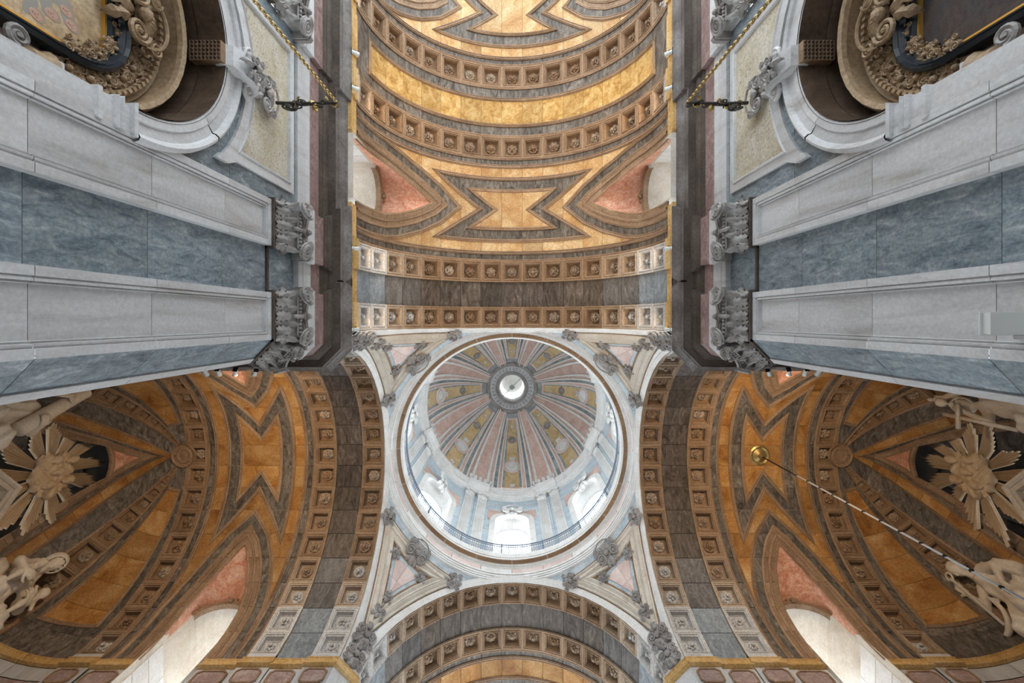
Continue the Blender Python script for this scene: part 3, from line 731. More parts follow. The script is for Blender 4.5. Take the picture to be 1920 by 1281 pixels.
rs_ = MB().lathe([(6.2, 28.66), (6.02, 28.70), (6.02, 29.02), (5.96, 29.06), (6.04, 29.08), (6.04, 29.32), (5.98, 29.40), (5.84, 29.54), (5.80, 29.66), (5.76, 29.84), (5.92, 29.9), (5.98, 30.2), (6.2, 30.3)], n=8, a0=-radians(7.2), a1=radians(7.2))
for e_ in (0, 8):
    rs_.f.append(tuple(i * 9 + e_ for i in range(13)))
rs_ = rs_.mesh('cornice_break', 'bright')
for k in range(8): inst('cornice_break', rs_, DW, RZ(pi / 8 + k * pi / 4))

# dome shell
A_, B_, Z0 = 6.2, 7.33, 30.35
def dome_map(az, t, h): return ((A_ - h) * cos(t) * cos(az), (A_ - h) * cos(t) * sin(az), Z0 + (B_ - h) * sin(t))
TT = radians(70.5)
def stripe(a0, a1, t0, t1, h, nt=14, na=2, d=.16):
    a0, a1, t0, t1 = map(radians, (a0, a1, t0, t1)); mb = MB()
    pr = [(a0, h - d)] + [(a0 + (a1 - a0) * j / na, h) for j in range(na + 1)] + [(a1, h - d)]
    mb.grid([[dome_map(a, t0 + (t1 - t0) * i / nt, q) for a, q in pr] for i in range(nt + 1)])
    for t in (t0, t1): 
        b = len(mb.v); mb.add([dome_map(a, t, q) for a, q in pr], [tuple(range(len(pr)))])
    return mb
TD = 70.5
stp = []
stp.append((stripe(-5.2, 5.2, 4.0, 63.5, .0, na=4), 'domegold', 'golden_panel'))
for s in (-1, 1):
    for a, b, h, m, nm in ((5.2, 6.7, .01, 'domegrey', 'grey_border'), (6.7, 7.5, .06, 'bright', 'fillet'), (7.5, 9.2, .03, 'domepink', 'pink_strip'), (9.2, 10.1, .07, 'bright', 'fillet'),
                           (10.1, 12.6, .0, 'domegrey', 'grey_strip'), (12.6, 14.0, .14, 'bright', 'rib_edge'), (14.0, 16.2, .08, 'domepink', 'pink_strip'), (16.2, 18.0, .22, 'bright', 'rib_edge')):
        a_, b_ = (a, b) if s > 0 else (-b, -a)
        stp.append((stripe(a_, b_, 1.0 if a > 9 else 2.2, TD if a > 9.2 else 65.2, h), m, nm))
stp.append((stripe(18.0, 27.0, 1.0, TD, .12, na=4), 'domepink', 'rib'))
stp.append((stripe(-6.9, 6.9, 2.2, 4.0, .03, 2, 4), 'domepink', 'pink_strip'))
stp.append((stripe(-7.5, 7.5, 63.5, 65.2, .02, 2, 4), 'domepink', 'pink_strip'))
stp.append((stripe(-10, 10, 65.2, TD, .0, 2, 4), 'domegrey', 'grey_strip'))
stm = [(mb.mesh(nm, m), nm) for mb, m, nm in stp]
ring = MB().lathe([(.60, 0), (.60, .10), (.54, .14), (.48, .08), (.42, .08), (.40, .03)], n=20).mesh('oculus_ring', 'pinkpale')
ring2 = MB().lathe([(.42, .04), (.40, .12), (.33, .12), (.30, .02)], n=20).mesh('oculus_frame', 'bright')
disc = MB().lathe([(.001, .03), (.32, .03)], n=20).mesh('oculus_pane', 'bright')
bull = MB().lathe([(.34, 0), (.34, .07), (.28, .1), (.2, .05), (.12, .07), (.001, .09)], n=16)
for s in (-1, 1): leaf(.3, .16, .4, .8, 1, 5, 2, mb=bull, mat=TR(s * .3, 0, .03) @ RZ(0 if s > 0 else pi))
bull = bull.mesh('medallion', 'carved')
cl_s = CLUSTER.mesh('scroll_crest', 'bright')
con = MB()
for i in range(5):
    volute(.2, 1.8, .07, 1, mb=con, mat=TR(0, -.76 + .38 * i, .22) @ RZ(pi / 2 * 0), n=18); con.ball((-.02, -.76 + .38 * i, .42), (.14, .13, .12), 8, 5)
for i in range(3): leaf(.5, .3, 1.2, .8, 2, 6, 4, mb=con, mat=TR(-.05, -.38 + .38 * i, .05) @ RY(-pi / 2 + .3))
con = con.mesh('rib_console', 'bright')
for k in range(8):
    Rk = RZ(pi / 2 + k * pi / 4)
    for me, nm in stm: inst(nm, me, DR, Rk)
    fm = lambda t, sc, rot=0.0, h=.02, az=0.0: Rk @ frame_on(dome_map, az, radians(t), h, sc, sc, rot, sh=sc)
    oc = inst('oculus_ring', ring, DR, fm(24.5, 1.12)); inst('oculus_frame', ring2, oc); inst('oculus_pane', disc, oc)
    inst('scroll_crest', cl_s, DR, fm(31.5, .7, pi / 2)); inst('scroll_crest', cl_s, DR, fm(5.5, .55, pi / 2))
    inst('medallion', bull, DR, fm(48, .9)); inst('scroll_crest', cl_s, DR, fm(58.5, .35, pi / 2))
    inst('rib_console', con, DR, RZ(pi / 2 + pi / 8 + k * pi / 4) @ TR(5.92, 0, 30.2))
MB().grid([[dome_map(2 * pi * j / 64, TT * i / 12, -.17) for j in range(64)] for i in range(13)], False, True).build('mortar_bed', 'mortar', DR)
# lantern
zl = Z0 + B_ * sin(TT)
LT = empty('ceiling_lantern', 'small white lantern at the top of the dome', None, kind='structure', loc=(0, CY, zl))
MB().lathe([(2.25, -.1), (2.14, -.22), (2.05, -.24), (1.98, -.2), (1.98, -.14), (1.88, -.12), (1.88, -.07)], n=64).build('outer_ring', 'carved', LT)
MB().lathe([(1.88, -.07), (1.4, -.05)], n=64).build('ring_band', 'white', LT)
MB().lathe([(1.44, -.06), (1.40, -.15), (1.30, -.15), (1.26, -.06), (1.14, -.04), (1.08, .1), (1.05, .3), (1.08, .5)], n=48).build('inner_ring', 'carved', LT)
key = MB().box(1.52, 1.76, -.09, -.03, -.10, -.055).box(1.52, 1.58, -.09, .09, -.10, -.055).box(1.70, 1.76, -.03, .09, -.10, -.055).mesh('key_ornament', 'domegrey')
for k in range(34): inst('key_ornament', key, LT, RZ(2 * pi * k / 34))
pier = MB().box(1.05, 1.25, -.13, .13, .5, 4.2).mesh('pier', 'bright')
for k in range(8): inst('pier', pier, LT, RZ(pi / 8 + k * pi / 4))
MB().lathe([(1.35, .5), (1.08, .5), (1.08, .9), (1.35, .9)], n=48).build('sill_ring', 'bright', LT)
MB().lathe([(1.35, 3.4), (1.05, 3.4), (.98, 3.5), (1.05, 3.6), (1.05, 4.0), (.9, 4.7), (.5, 5.2), (.001, 5.35)], n=48).build('cap', 'bright', LT)
lamp = empty('lantern_pendant', 'dark diamond-shaped plate on a thin bar inside the lantern', 'pendant', loc=(0, CY, zl + .3))
MB().add([(.27, .0, 0), (0, .27, 0), (-.27, 0, 0), (0, -.27, 0), (0, 0, -.12), (0, 0, .12)], [(0, 1, 4), (1, 2, 4), (2, 3, 4), (3, 0, 4), (0, 1, 5), (1, 2, 5), (2, 3, 5), (3, 0, 5)]).build('plate', 'domegrey', lamp)
MB().tube([(-.76, .76, .02), (.76, -.76, .02)], .022, 6).build('bar', 'iron', lamp)

# daylight entering by the drum windows and the lantern
for k in range(8):
    a = pi / 2 + k * pi / 4
    l = bpy.data.lights.new('drum_daylight', 'AREA'); l.shape = 'RECTANGLE'; l.size = 1.8; l.size_y = 4.6; l.energy = DAY_W; l.color = (.90, .96, 1.0)
    o = bpy.data.objects.new('drum_daylight', l); COL.objects.link(o); o.location = (7.05 * cos(a), CY + 7.05 * sin(a), 23.3)
    o.rotation_mode = 'QUATERNION'; o.rotation_quaternion = Vector((-cos(a), -sin(a), .0)).to_track_quat('-Z', 'Z')

# ------------------------------------------------------------------ nave walls
AY = 5.12                                   # middle of the chapel arch (distance up the nave)
ZN = 9.92                                   # top of the pilaster shafts
JOINT = [FLOOR, -.16, 1.56, 3.28, 5.0, 6.72, 8.44, ZN]
def capital_meshes():
    w, hgt = 1.07, 1.2
    bell = MB()
    bell.grid([[(x * (1 + .10 * t * t), y, .0 + 1.02 * t) for x, y in ((-w * .45, -.1), (-w * .45, .05 + .14 * t ** 3), (w * .45, .05 + .14 * t ** 3), (w * .45, -.1))] for t in (0, .25, .5, .75, 1)])
    ab = MB(); pl = [(-.74, -.05), (-.74, .34), (-.66, .40)] + [(-.66 + 1.32 * i / 8, .40 - .16 * sin(pi * i / 8)) for i in range(1, 8)] + [(.66, .40), (.74, .34), (.74, -.05)]
    for z0, z1, g in ((1.02, 1.08, -.03), (1.08, 1.2, .0)):
        n = len(pl); vs = [(x * (1 + g / .7), y + g, z) for z in (z0, z1) for x, y in pl]
        ab.add(vs, [tuple(range(n)), tuple(range(n, 2 * n))] + [(i, (i + 1) % n, (i + 1) % n + n, i + n) for i in range(n)])
    lf = MB(); leaf(.46, .26, .12, -.9, 4, 12, 6, mb=lf)
    # turn the leaf so that it grows along +z and leans towards +y
    turn = Matrix(((0, 1, 0, 0), (0, 0, 1, 0), (1, 0, 0, 0), (0, 0, 0, 1)))
    low = MB().merge(lf, turn).mesh('acanthus_leaf', 'carved', True)
    lf2 = MB(); leaf(.68, .22, .06, -.8, 5, 12, 6, mb=lf2); tall = MB().merge(lf2, turn).mesh('acanthus_leaf', 'carved', True)
    vo = MB(); volute(.21, 2.6, .042, 1, mb=vo, n=44, disc=True); 
    vl = vo.mesh('volute', 'carved', False); vo2 = MB(); volute(.21, 2.6, .042, -1, mb=vo2, n=44, disc=True); vr = vo2.mesh('volute', 'carved', False)
    fl = MB()
    for i in range(6): leaf(.17, .12, .7, .8, 1, 5, 2, mb=fl, mat=RX(-pi / 2) @ RZ(i * pi / 3))
    fl.ball((0, .06, 0), .06, 8, 5)
    for i in range(4): leaf(.2, .1, .5, .8, 1, 5, 2, mb=fl, mat=RX(-pi / 2) @ RZ(pi / 2 * 1 + .0) @ TR(.05 + .09 * i, 0, .02))
    egg = MB()
    for i in range(9): egg.ball((-.40 + .1 * i, .25, .80), (.042, .05, .055), 6, 5)
    egg.tube([(-.46, .23, .86), (.46, .23, .86)], .03, 6); egg.tube([(-.46, .22, .74), (.46, .22, .74)], .022, 6)
    return {'bell': bell.mesh('bell', 'carved'), 'abacus': ab.mesh('abacus', 'carved'), 'low': low, 'tall': tall, 'vl': vl, 'vr': vr, 'flower': fl.mesh('flower', 'carved'), 'egg': egg.mesh('egg_moulding', 'carved')}
CAP = capital_meshes()
def capital(parent, m, half=False):
    c = inst('capital', CAP['bell'], parent, m)
    inst('abacus', CAP['abacus'], c); inst('flower', CAP['flower'], c, TR(0, .27, 1.08) @ SC(1.25)); inst('egg_moulding', CAP['egg'], c)
    for x in (-.34, 0, .34): inst('acanthus_leaf', CAP['low'], c, TR(x, .10, .0))
    for x in (-.5, -.17, .17, .5): inst('acanthus_leaf', CAP['tall'], c, TR(x, .07, .0) @ RZ(-x * .6))
    inst('volute', CAP['vl'], c, TR(-.52, .40, .86) @ RZ(.35) @ SC(1.1)); inst('volute', CAP['vr'], c, TR(.52, .40, .86) @ RZ(-.35) @ SC(1.1))
    for s in (-1, 1): inst('acanthus_leaf', CAP['low'], c, TR(s * .5, .05, .02) @ RZ(-s * pi / 2))
    return c
def nave_wall(s, side):
    root = empty('wall_' + side, '%s nave wall of blue grey marble with pale pilasters and an arched altar niche' % side, None, kind='structure')
    W = lambda Y, z, X: (s * X, -Y, z)      # distance up the nave, height, distance from the axis
    wm = lambda Y, z, h: W(Y, z, 5.70 - h)
    # --- pilasters
    def pil(yc, w):
        h = w / 2
        sec = [(-h, 5.74), (-h, 5.57), (-h + .12, 5.57), (-h + .125, 5.60), (-h + .15, 5.585), (-h + .18, 5.58), (-h + .185, 5.625), (-h + .21, 5.61), (-h + .215, 5.655)]
        sec = sec + [(-a, b) for a, b in sec[::-1]]
        for z0, z1 in zip(JOINT, JOINT[1:]):
            zt = z1 - .003 if z1 < ZN else ZN - .168
            MB().grid([[W(yc + y, z, x) for y, x in sec] for z in (z0 + .003, zt)]).build('pilaster_block', 'white', root)
        mb = MB()   # head of the sunk panel
        pr = [(ZN, 5.57), (ZN - .12, 5.57), (ZN - .125, 5.60), (ZN - .15, 5.585), (ZN - .18, 5.58), (ZN - .185, 5.625), (ZN - .21, 5.61), (ZN - .215, 5.66)]
        mb.grid([[W(yc + y, z, x) for z, x in pr] for y in (-h + .13, h - .13)])
        mb.grid([[W(yc + y, z, 5.57) for z in (ZN - .17, ZN)] for y in (-h, -h + .14)]); mb.grid([[W(yc + y, z, 5.57) for z in (ZN - .17, ZN)] for y in (h - .14, h)])
        for y in (-h, h): mb.add([W(yc + y, ZN - .17, 5.57), W(yc + y, ZN, 5.57), W(yc + y, ZN, 5.74), W(yc + y, ZN - .17, 5.74)], [(0, 1, 2, 3)])
        mb.build('panel_head', 'white', root)
        am = MB(); pth = [(yc + h + .0, 5.74), (yc + h, 5.57), (yc - h, 5.57), (yc - h, 5.74)]
        if True:
            q = [(-.0, ZN), (.05, ZN), (.06, ZN + .035), (.05, ZN + .07), (.025, ZN + .075), (.025, ZN + .12), (-.02, ZN + .13)]
            sweep([(a, b) for a, b in pth], [(o, z) for o, z in q], lambda a, b, z: W(a, z, b), mb=am, step=5)
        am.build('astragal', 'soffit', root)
        m = Matrix(((0, s * -1, 0, s * 5.60), (-1, 0, 0, -yc), (0, 0, 1, ZN + .1), (0, 0, 0, 1)))
        capital(root, m @ SC(w / 1.07, 1, 1))
    pil(.09, 1.10); pil(2.26, 1.07); pil(7.98, 1.07)
    # --- blue panels
    def blue(y0, y1, X, zl):
        for z0, z1 in zip(zl, zl[1:]):
            MB().add([W(y, z, x) for x in (X, X + .06) for y, z in ((y0, z0 + .004), (y1, z0 + .004), (y1, z1 - .004), (y0, z1 - .004))], [(0, 1, 2, 3), (0, 1, 5, 4), (2, 3, 7, 6), (1, 2, 6, 5), (0, 3, 7, 4)]).build('blue_slab', 'blue', root)
    blue(.62, 1.74, 5.72, JOINT); blue(.62, 1.74, 5.72, [ZN + .10, 11.25]); blue(8.5, 12.0, 5.72, JOINT + [11.25])
    q = [(0, ZN), (.05, ZN), (.06, ZN + .035), (.05, ZN + .07), (.02, ZN + .10)]
    sweep([(1.74, 5.72), (.62, 5.72)], q, lambda a, b, z: W(a, z, b), step=5).build('astragal', 'soffit', root)
    # --- chapel bay: wall face with the arch cut out
    y0, y1 = 2.79, 7.45; hw, zsp = 2.0, 6.3
    arch = [(AY + y, z) for y, z in arch_curve(FLOOR - .1, zsp, hw + .04, hw + .04, 48)]
    lay([('w', [(y0, FLOOR), (y1, FLOOR), (y1, 11.25), (y0, 11.25)]), ('hole', arch)], [y0, AY, y1], [FLOOR, .6, 2.9, 5.0, 6.9, 8.6, 9.9, 11.25], wm, root, {'w': 'blue'}, {'w': 'blue_slab'}, {'w': .03}, skip=('hole',), vsub=1)
    # archivolt
    ac = [(AY - hw * cos(pi * i / 32), zsp + hw * sin(pi * i / 32)) for i in range(33)]
    pr = [(0, -.1), (0, .11), (.05, .13), (.16, .13), (.18, .10), (.34, .11), (.36, .16), (.42, .19), (.47, .16), (.50, .06), (.50, 0)]
    sgn = 1
    for i in range(4):
        seg = ac[i * 8:(i + 1) * 8 + 1]; sweep(seg, pr, lambda a, b, h: wm(a, b, h + .03), step=5).build('archivolt_block', 'white', root)
    # jambs and imposts
    for t in (-1, 1):
        ya, yb = AY + t * hw, AY + t * (hw + .36)
        MB().add([W(y, z, x) for z in (FLOOR, 5.72) for y, x in ((ya, 6.5), (ya, 5.58), (yb, 5.58), (yb, 5.72))], [(0, 1, 5, 4), (1, 2, 6, 5), (2, 3, 7, 6)]).build('jamb', 'white', root)
        ip = [(0, 5.70), (.04, 5.74), (.04, 5.80), (0, 5.83), (0, 5.97), (.03, 5.99), (.06, 6.03), (.03, 6.07), (.07, 6.10), (.04, 6.13), (0, 6.15), (0, 6.25), (.06, 6.27), (.08, 6.31), (.0, 6.33)]
        pth = [(ya, 6.5), (ya, 5.58), (yb, 5.58), (yb, 5.72)]
        if t > 0: pth = pth[::-1]; 
        o = offsets(pth, False)
        mid_in = (pth[1][0] + o[1][0] * .1, pth[1][1] + o[1][1] * .1)
        sg = 1 if mid_in[1] < pth[1][1] else -1
        sweep(pth, [(sg * a, z) for a, z in ip], lambda a, b, z: W(a, z, b), step=5).build('impost', 'white', root)
    # cream spandrel panel and its frame
    rr = 3.03; fl_, ft = 1.64, 10.80
    def span(r_, hwid, top, n=14):
        al = math.asin(min(1, hwid / r_)); arc = [(AY + r_ * sin(-al + 2 * al * i / n), zsp + r_ * cos(-al + 2 * al * i / n)) for i in range(n + 1)]
        return arc + [(AY + hwid, top), (AY - hwid, top)]
    panel = span(rr, fl_, ft); outer = span(rr - .27, fl_ + .25, ft + .22)
    outer = outer[:1] + outer[1:-3] + outer[-3:]
    # eared lower corners of the frame
    res = zoned([('f', outer), ('p', panel)], [AY - 2.2, AY, AY + 2.2], [8.0, 11.2], 1, 1)
    for z in ('f', 'p'):
        for comp in components([t for k, v in res.items() if k[0] == z for t in v]):
            slab_mb(comp, wm, .09 if z == 'f' else .05, .06).build('spandrel_frame' if z == 'f' else 'travertine_panel', 'white' if z == 'f' else 'cream', root)
    sweep(ccw(panel), [(-.05, .09), (-.03, .12), (.0, .11), (.02, .04)], wm, True, step=.5).build('panel_moulding', 'white', root)
    for t in (-1, 1):
        e0 = outer[0] if t < 0 else outer[len(outer) - 3]
        yy = AY + t * (fl_ + .25)
        MB().add([wm(y, z, h) for h in (.03, .12) for y, z in ((yy, 8.25), (yy + t * .14, 8.1), (yy + t * .14, 8.45), (yy, 8.75))], [(4, 5, 6, 7), (0, 1, 5, 4), (1, 2, 6, 5), (2, 3, 7, 6), (3, 0, 4, 7)]).build('frame_ear', 'white', root)
    # keystone with pierced underside
    ks = MB(); prf = [(8.22, .10), (8.30, .30), (8.5, .36), (8.75, .42), (9.0, .36), (9.2, .26), (9.3, .1)]
    ks.grid([[wm(AY + y * (1 + .5 * (z - 8.2)), z, h if abs(y) < .2 else 0) for y in (-.21, -.19, 0, .19, .21)] for z, h in prf])
    ks.build('keystone', 'white', root)
    kb = MB(); m0 = frame_on(wm, AY, 8.75, .44, 1, 1, pi / 2, sh=1)
    inst('keystone_scroll', MB().merge(CLUSTER, SC(.75)).mesh('keystone_scroll', 'carved'), root, m0)
    for t in (-1, 1):
        v = MB(); volute(.17, 2.0, .05, t, mb=v, n=26); inst('volute', v.mesh('volute', 'white'), root, frame_on(wm, AY + t * .36, 8.95, .2, 1, 1, 0, sh=1) @ RX(pi / 2))
    inst('shell_cartouche', MB().merge(SHELL, SC(.82)).mesh('shell_cartouche', 'carved'), root, frame_on(wm, AY, 9.72, .1, 1, 1, pi / 2, sh=1))
    gb = MB(); gb.add([W(AY + y, z, x) for z in (8.12, 8.30) for x in (5.52, 6.12) for y in (-.19, .19)], [(0, 1, 3, 2), (4, 5, 7, 6), (0, 1, 5, 4), (2, 3, 7, 6), (0, 2, 6, 4), (1, 3, 7, 5)]); gb = gb.build('keystone_soffit', 'brown', root)
    dot = MB().lathe([(.024, 0), (.018, -.03), (.001, -.03)], n=6).mesh('gutta', 'dark')
    for i in range(8):
        for j in range(5): inst('gutta', dot, gb, TR(*W(AY - .15 + .075 * j, 8.12, 5.56 + .072 * i)))
    # --- the niche behind the arch and its altarpiece
    XB = 6.62
    n_ = 32
    ring_ = lambda r_, k: (AY - r_ * cos(pi * k / n_), zsp + r_ * sin(pi * k / n_))
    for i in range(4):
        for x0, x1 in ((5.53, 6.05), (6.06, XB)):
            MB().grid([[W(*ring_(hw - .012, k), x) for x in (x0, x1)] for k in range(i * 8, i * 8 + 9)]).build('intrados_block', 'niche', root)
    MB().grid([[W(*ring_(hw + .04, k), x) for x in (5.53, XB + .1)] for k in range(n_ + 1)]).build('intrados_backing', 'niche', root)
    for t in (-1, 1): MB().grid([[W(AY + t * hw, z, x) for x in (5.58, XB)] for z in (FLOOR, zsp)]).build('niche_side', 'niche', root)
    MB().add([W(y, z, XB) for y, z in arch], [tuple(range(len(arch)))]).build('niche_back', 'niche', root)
    al = empty('altarpiece', 'carved tan altarpiece with %s painting in the %s wall niche' % ('a cherub' if s < 0 else 'a dark', side), 'altarpiece', loc=(s * XB, -AY, FLOOR))
    am = lambda y, z, h: (-s * h, -y, z - FLOOR)
    zc = 6.05
    arcp = lambda r_, n=20, a0=0, a1=pi: [(-r_ * cos(a0 + (a1 - a0) * i / n), zc + r_ * sin(a0 + (a1 - a0) * i / n)) for i in range(n + 1)]
    sweep(arcp(1.66), [(0, 0), (0, .20), (.06, .24), (.10, .22), (.10, .12), (.16, .12), (.2, .16), (.25, .1), (.25, 0)], am, step=5).build('arched_cornice', 'altar', al)
    MB().grid([[am(*p, h) for h in (0, .3, .5)] for p in arcp(1.90, 24)]).build('arch_soffit', 'altar', al)
    sweep(arcp(1.88), [(-.02, .44), (-.02, .54), (.06, .56), (.10, .5), (.10, .4)], am, step=5).build('arch_lip', 'altar', al)
    dn = MB().box(-.035, .035, -.03, .03, 0, .09).mesh('dentil', 'altar')
    for i in range(44):
        a = pi * (i + .5) / 44; y, z = -1.69 * cos(a), zc + 1.69 * sin(a)
        inst('dentil', dn, al, frame_on(am, y, z, .2, 1, 1, a, sh=1))
    MB().add([am(y, z, .05) for y, z in arcp(1.66) + [(1.66, 2), (-1.66, 2)]], [tuple(range(23))]).build('back_panel', 'pinkpale', al)
    # dark moulded frame around the picture
    def rrect(hw_, top, rad, bot, n=8):
        p = [(-hw_, bot)] + [(-hw_ + rad - rad * cos(pi / 2 * i / n), top - rad + rad * sin(pi / 2 * i / n)) for i in range(n + 1)]
        return p + [(-y, z) for y, z in p[::-1]]
    fo = rrect(1.36, 7.12, .85, 2.5); fi = rrect(1.13, 6.80, .52, 2.5)
    sweep(fo, [(0, .05), (0, .30), (-.05, .34), (-.09, .28), (-.11, .30), (-.16, .22), (-.18, .12)], am, step=5).build('picture_frame', 'black', al)
    sweep(inset(fi, .10, False), [(0, .08), (0, .22), (-.04, .22), (-.08, .14)], am, step=5).build('inner_frame', 'black', al)
    sweep(fi, [(.03, .1), (.02, .17), (-.01, .17), (-.02, .1)], am, step=5).build('gilt_bead', 'gilt', al)
    pic = MB().add([am(y, z, .11) for y, z in fi], [tuple(range(len(fi)))]).build('painting', PAINT_L if s < 0 else PAINT_R, al)
    if s < 0:
        face = MB().lathe([(.001, .004), (.075, .003), (.085, 0)], n=14).mesh('painted_head', plain('painted flesh', (.50, .31, .23), .6))
        hair = MB().lathe([(.001, .002), (.10, .001), (.105, 0)], n=14).mesh('painted_hair', plain('painted hair', (.36, .27, .20), .6))
        feat = MB().lathe([(.001, 0), (1, 0)], n=8).mesh('painted_feature', plain('painted shadow', (.22, .11, .08), .6))
        wing_m = MB().lathe([(.001, .001), (.15, .0006), (.16, 0)], n=14).mesh('painted_wing', plain('painted grey wing', (.30, .28, .25), .6))
        for i, (y, z) in enumerate(((-.80, 6.05), (-.62, 6.25), (-.55, 5.92), (-.72, 5.70), (-.40, 6.12), (-.52, 5.62), (-.30, 5.88), (-.78, 6.32), (-.25, 6.30), (-.86, 5.50), (-.95, 5.85), (-.60, 5.40), (-.38, 5.62))):
            inst('painted_wing', wing_m, pic, frame_on(am, y + .09, z - .06, .1115, 1, 1, i * 1.3, sh=1) @ SC(1, .5, 1)); inst('painted_hair', hair, pic, frame_on(am, y + .01, z + .03, .1125, 1, 1, .3, sh=1) @ SC(.85, 1, 1)); f_ = frame_on(am, y, z, .1135, 1, 1, .3 + .25 * (i % 3 - 1), sh=1); inst('painted_head', face, pic, f_ @ SC(.8, 1.05, 1))
            for ex, ey, er, eh in ((-.028, .018, .011, .007), (.028, .018, .011, .007), (0, -.012, .008, .018), (0, -.045, .018, .007)): inst('painted_feature', feat, pic, f_ @ TR(ex, ey, .005) @ SC(er, eh, 1))
    # carved foliage around the frame head
    rnd = random.Random(11)
    cm = MB().merge(CLUSTER, SC(.62)).mesh('carved_foliage', 'altar')
    for i in range(15):
        a = pi * (i + .5) / 15; r_ = 1.48 + .05 * (i % 2); inst('carved_foliage', cm, al, frame_on(am, -r_ * cos(a), zc - .02 + r_ * sin(a), .12, 1, 1, rnd.uniform(0, 6.28), sh=1.2))
    for i in range(9):
        a = pi * (i + .5) / 9; r_ = 1.05; inst('carved_foliage', cm, al, frame_on(am, -r_ * cos(a) * 1.12, zc + .05 + r_ * sin(a) * .98, .16, .75, .75, rnd.uniform(0, 6.28), sh=1.0))
    inst('shell_cartouche', SHELL.mesh('shell_cartouche', 'altar'), al, frame_on(am, 0, 7.2, .3, 1.0, 1.0, pi / 2, sh=1.2))
    for t in (-1, 1):       # columns under the arch ends
        cy = t * 1.72
        MB().lathe([(.15, 0), (.15, 6.6), (.16, 6.7), (.21, 6.75), (.21, 6.85), (.17, 6.9), (.2, 7.2), (.26, 7.25), (.26, 7.4), (.32, 7.5)], (-s * .12, -cy, 0), 16).build('column', 'altar', al)
        v = MB(); volute(.14, 2.0, .04, t, mb=v, n=26); inst('volute', v.mesh('volute', 'carved'), al, frame_on(am, t * 1.5, 5.45, .34, 1, 1, 0, sh=1) @ RX(pi / 2))
        MB().add([am(y, z, h) for z in (5.85, 6.05) for y, h in ((t * 1.5, 0), (t * 1.5, .30), (t * 1.95, .30), (t * 1.95, 0))], [(0, 1, 2, 3), (4, 5, 6, 7), (0, 1, 5, 4), (1, 2, 6, 5), (2, 3, 7, 6)]).build('entablature_block', 'white', al)
    # --- entablature and cornice
    tr = empty('trim_%d' % (2 if s < 0 else 3), 'dark projecting cornice and frieze along the %s nave wall' % side, None, kind='structure')
    plan = [(5.50, 12.5), (5.50, 7.28), (5.62, 7.28), (5.62, 2.94), (5.48, 2.94), (5.48, 1.58), (5.60, 1.58), (5.60, .74), (5.48, .74), (5.48, -.70), (5.80, -1.02), (9.0, -1.02), (9.0, -.9), (15.0, -.9)]
    em = lambda X, Y, z: (s * X, -Y, z)
    def ent(prof, name, mat, step=50):
        pp = [(x, y) for x, y in plan]
        sg = -1
        o = offsets(pp, False)[1]
        sg = 1 if o[0] < 0 else -1
        sweep(pp, [(sg * a, z) for a, z in prof], em, step=step).build(name, mat, tr)
    ent([(-.2, 11.19), (.02, 11.19), (.02, 11.40), (.04, 11.41), (.04, 11.60), (.05, 11.62), (.07, 11.70), (.05, 11.73), (.05, 11.80), (-.02, 11.82)], 'architrave', 'white')
    ent([(0, 11.80), (0, 12.46)], 'frieze', 'frieze')
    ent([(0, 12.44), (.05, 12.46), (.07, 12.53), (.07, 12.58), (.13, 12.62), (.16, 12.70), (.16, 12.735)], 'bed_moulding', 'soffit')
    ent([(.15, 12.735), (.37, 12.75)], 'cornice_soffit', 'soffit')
    ent([(.37, 12.74), (.385, 12.74), (.385, 12.90), (.41, 12.905), (.41, 12.94), (.405, 12.945), (.43, 12.97), (.43, 13.0), (.425, 13.005), (.47, 13.05), (.52, 13.09), (.52, 13.11), (.515, 13.115), (.555, 13.14), (.555, 13.205), (-.6, 13.22)], 'corona', 'cornice')
    # yellow plinth above the cornice, with breaks under the coffered arches
    lp = []
    segs = [(15.2, 11.3), (10.9 - .0, 7.2), (7.2, 5.95), (3.55, -.30)]
    def ledge(y0_, y1_, X, nm='ledge_block'):
        pr_ = [(5.3, 13.2), (X - .05, 13.2), (X - .05, 13.30), (X, 13.33), (X, 13.58), (X - .03, 13.62), (X - .03, 13.68), (5.3, 13.7)]
        mb = MB().grid([[(s * x, -y, z) for x, z in pr_] for y in (y0_, y1_)]); n = len(pr_)
        mb.f += [tuple(range(n)), tuple(range(n, 2 * n))]; mb.build(nm, 'ledge', tr)
    for a, b, x in ((16.2, 11.2, 5.0), (11.15, 10.1, 4.93), (10.1, 9.7, 5.0), (9.7, 8.35, 4.96), (8.35, 8.0, 5.0), (8.0, 7.0, 4.93), (7.0, 5.9, 5.0), (3.65, 2.6, 5.0), (2.6, 1.62, 4.92), (1.62, .56, 4.98), (.56, -.36, 4.92)): ledge(a, b, x)
    # blank attic behind the ledge so that nothing shines through
    MB().add([(s * 5.32, -y, z) for y, z in ((16.2, 13.0), (-.3, 13.0), (-.3, 13.3), (16.2, 13.3))], [(0, 1, 2, 3)]).build('attic_wall', 'white', tr)
    # --- chamfered pier at the crossing
    pr_ = root
    cpl = [(5.57, -.46), (6.05, -.95)]
    cm2 = lambda t, z, h: (s * (5.57 + .48 * t - .714 * h), -(-.46 - .49 * t - .70 * h), z)
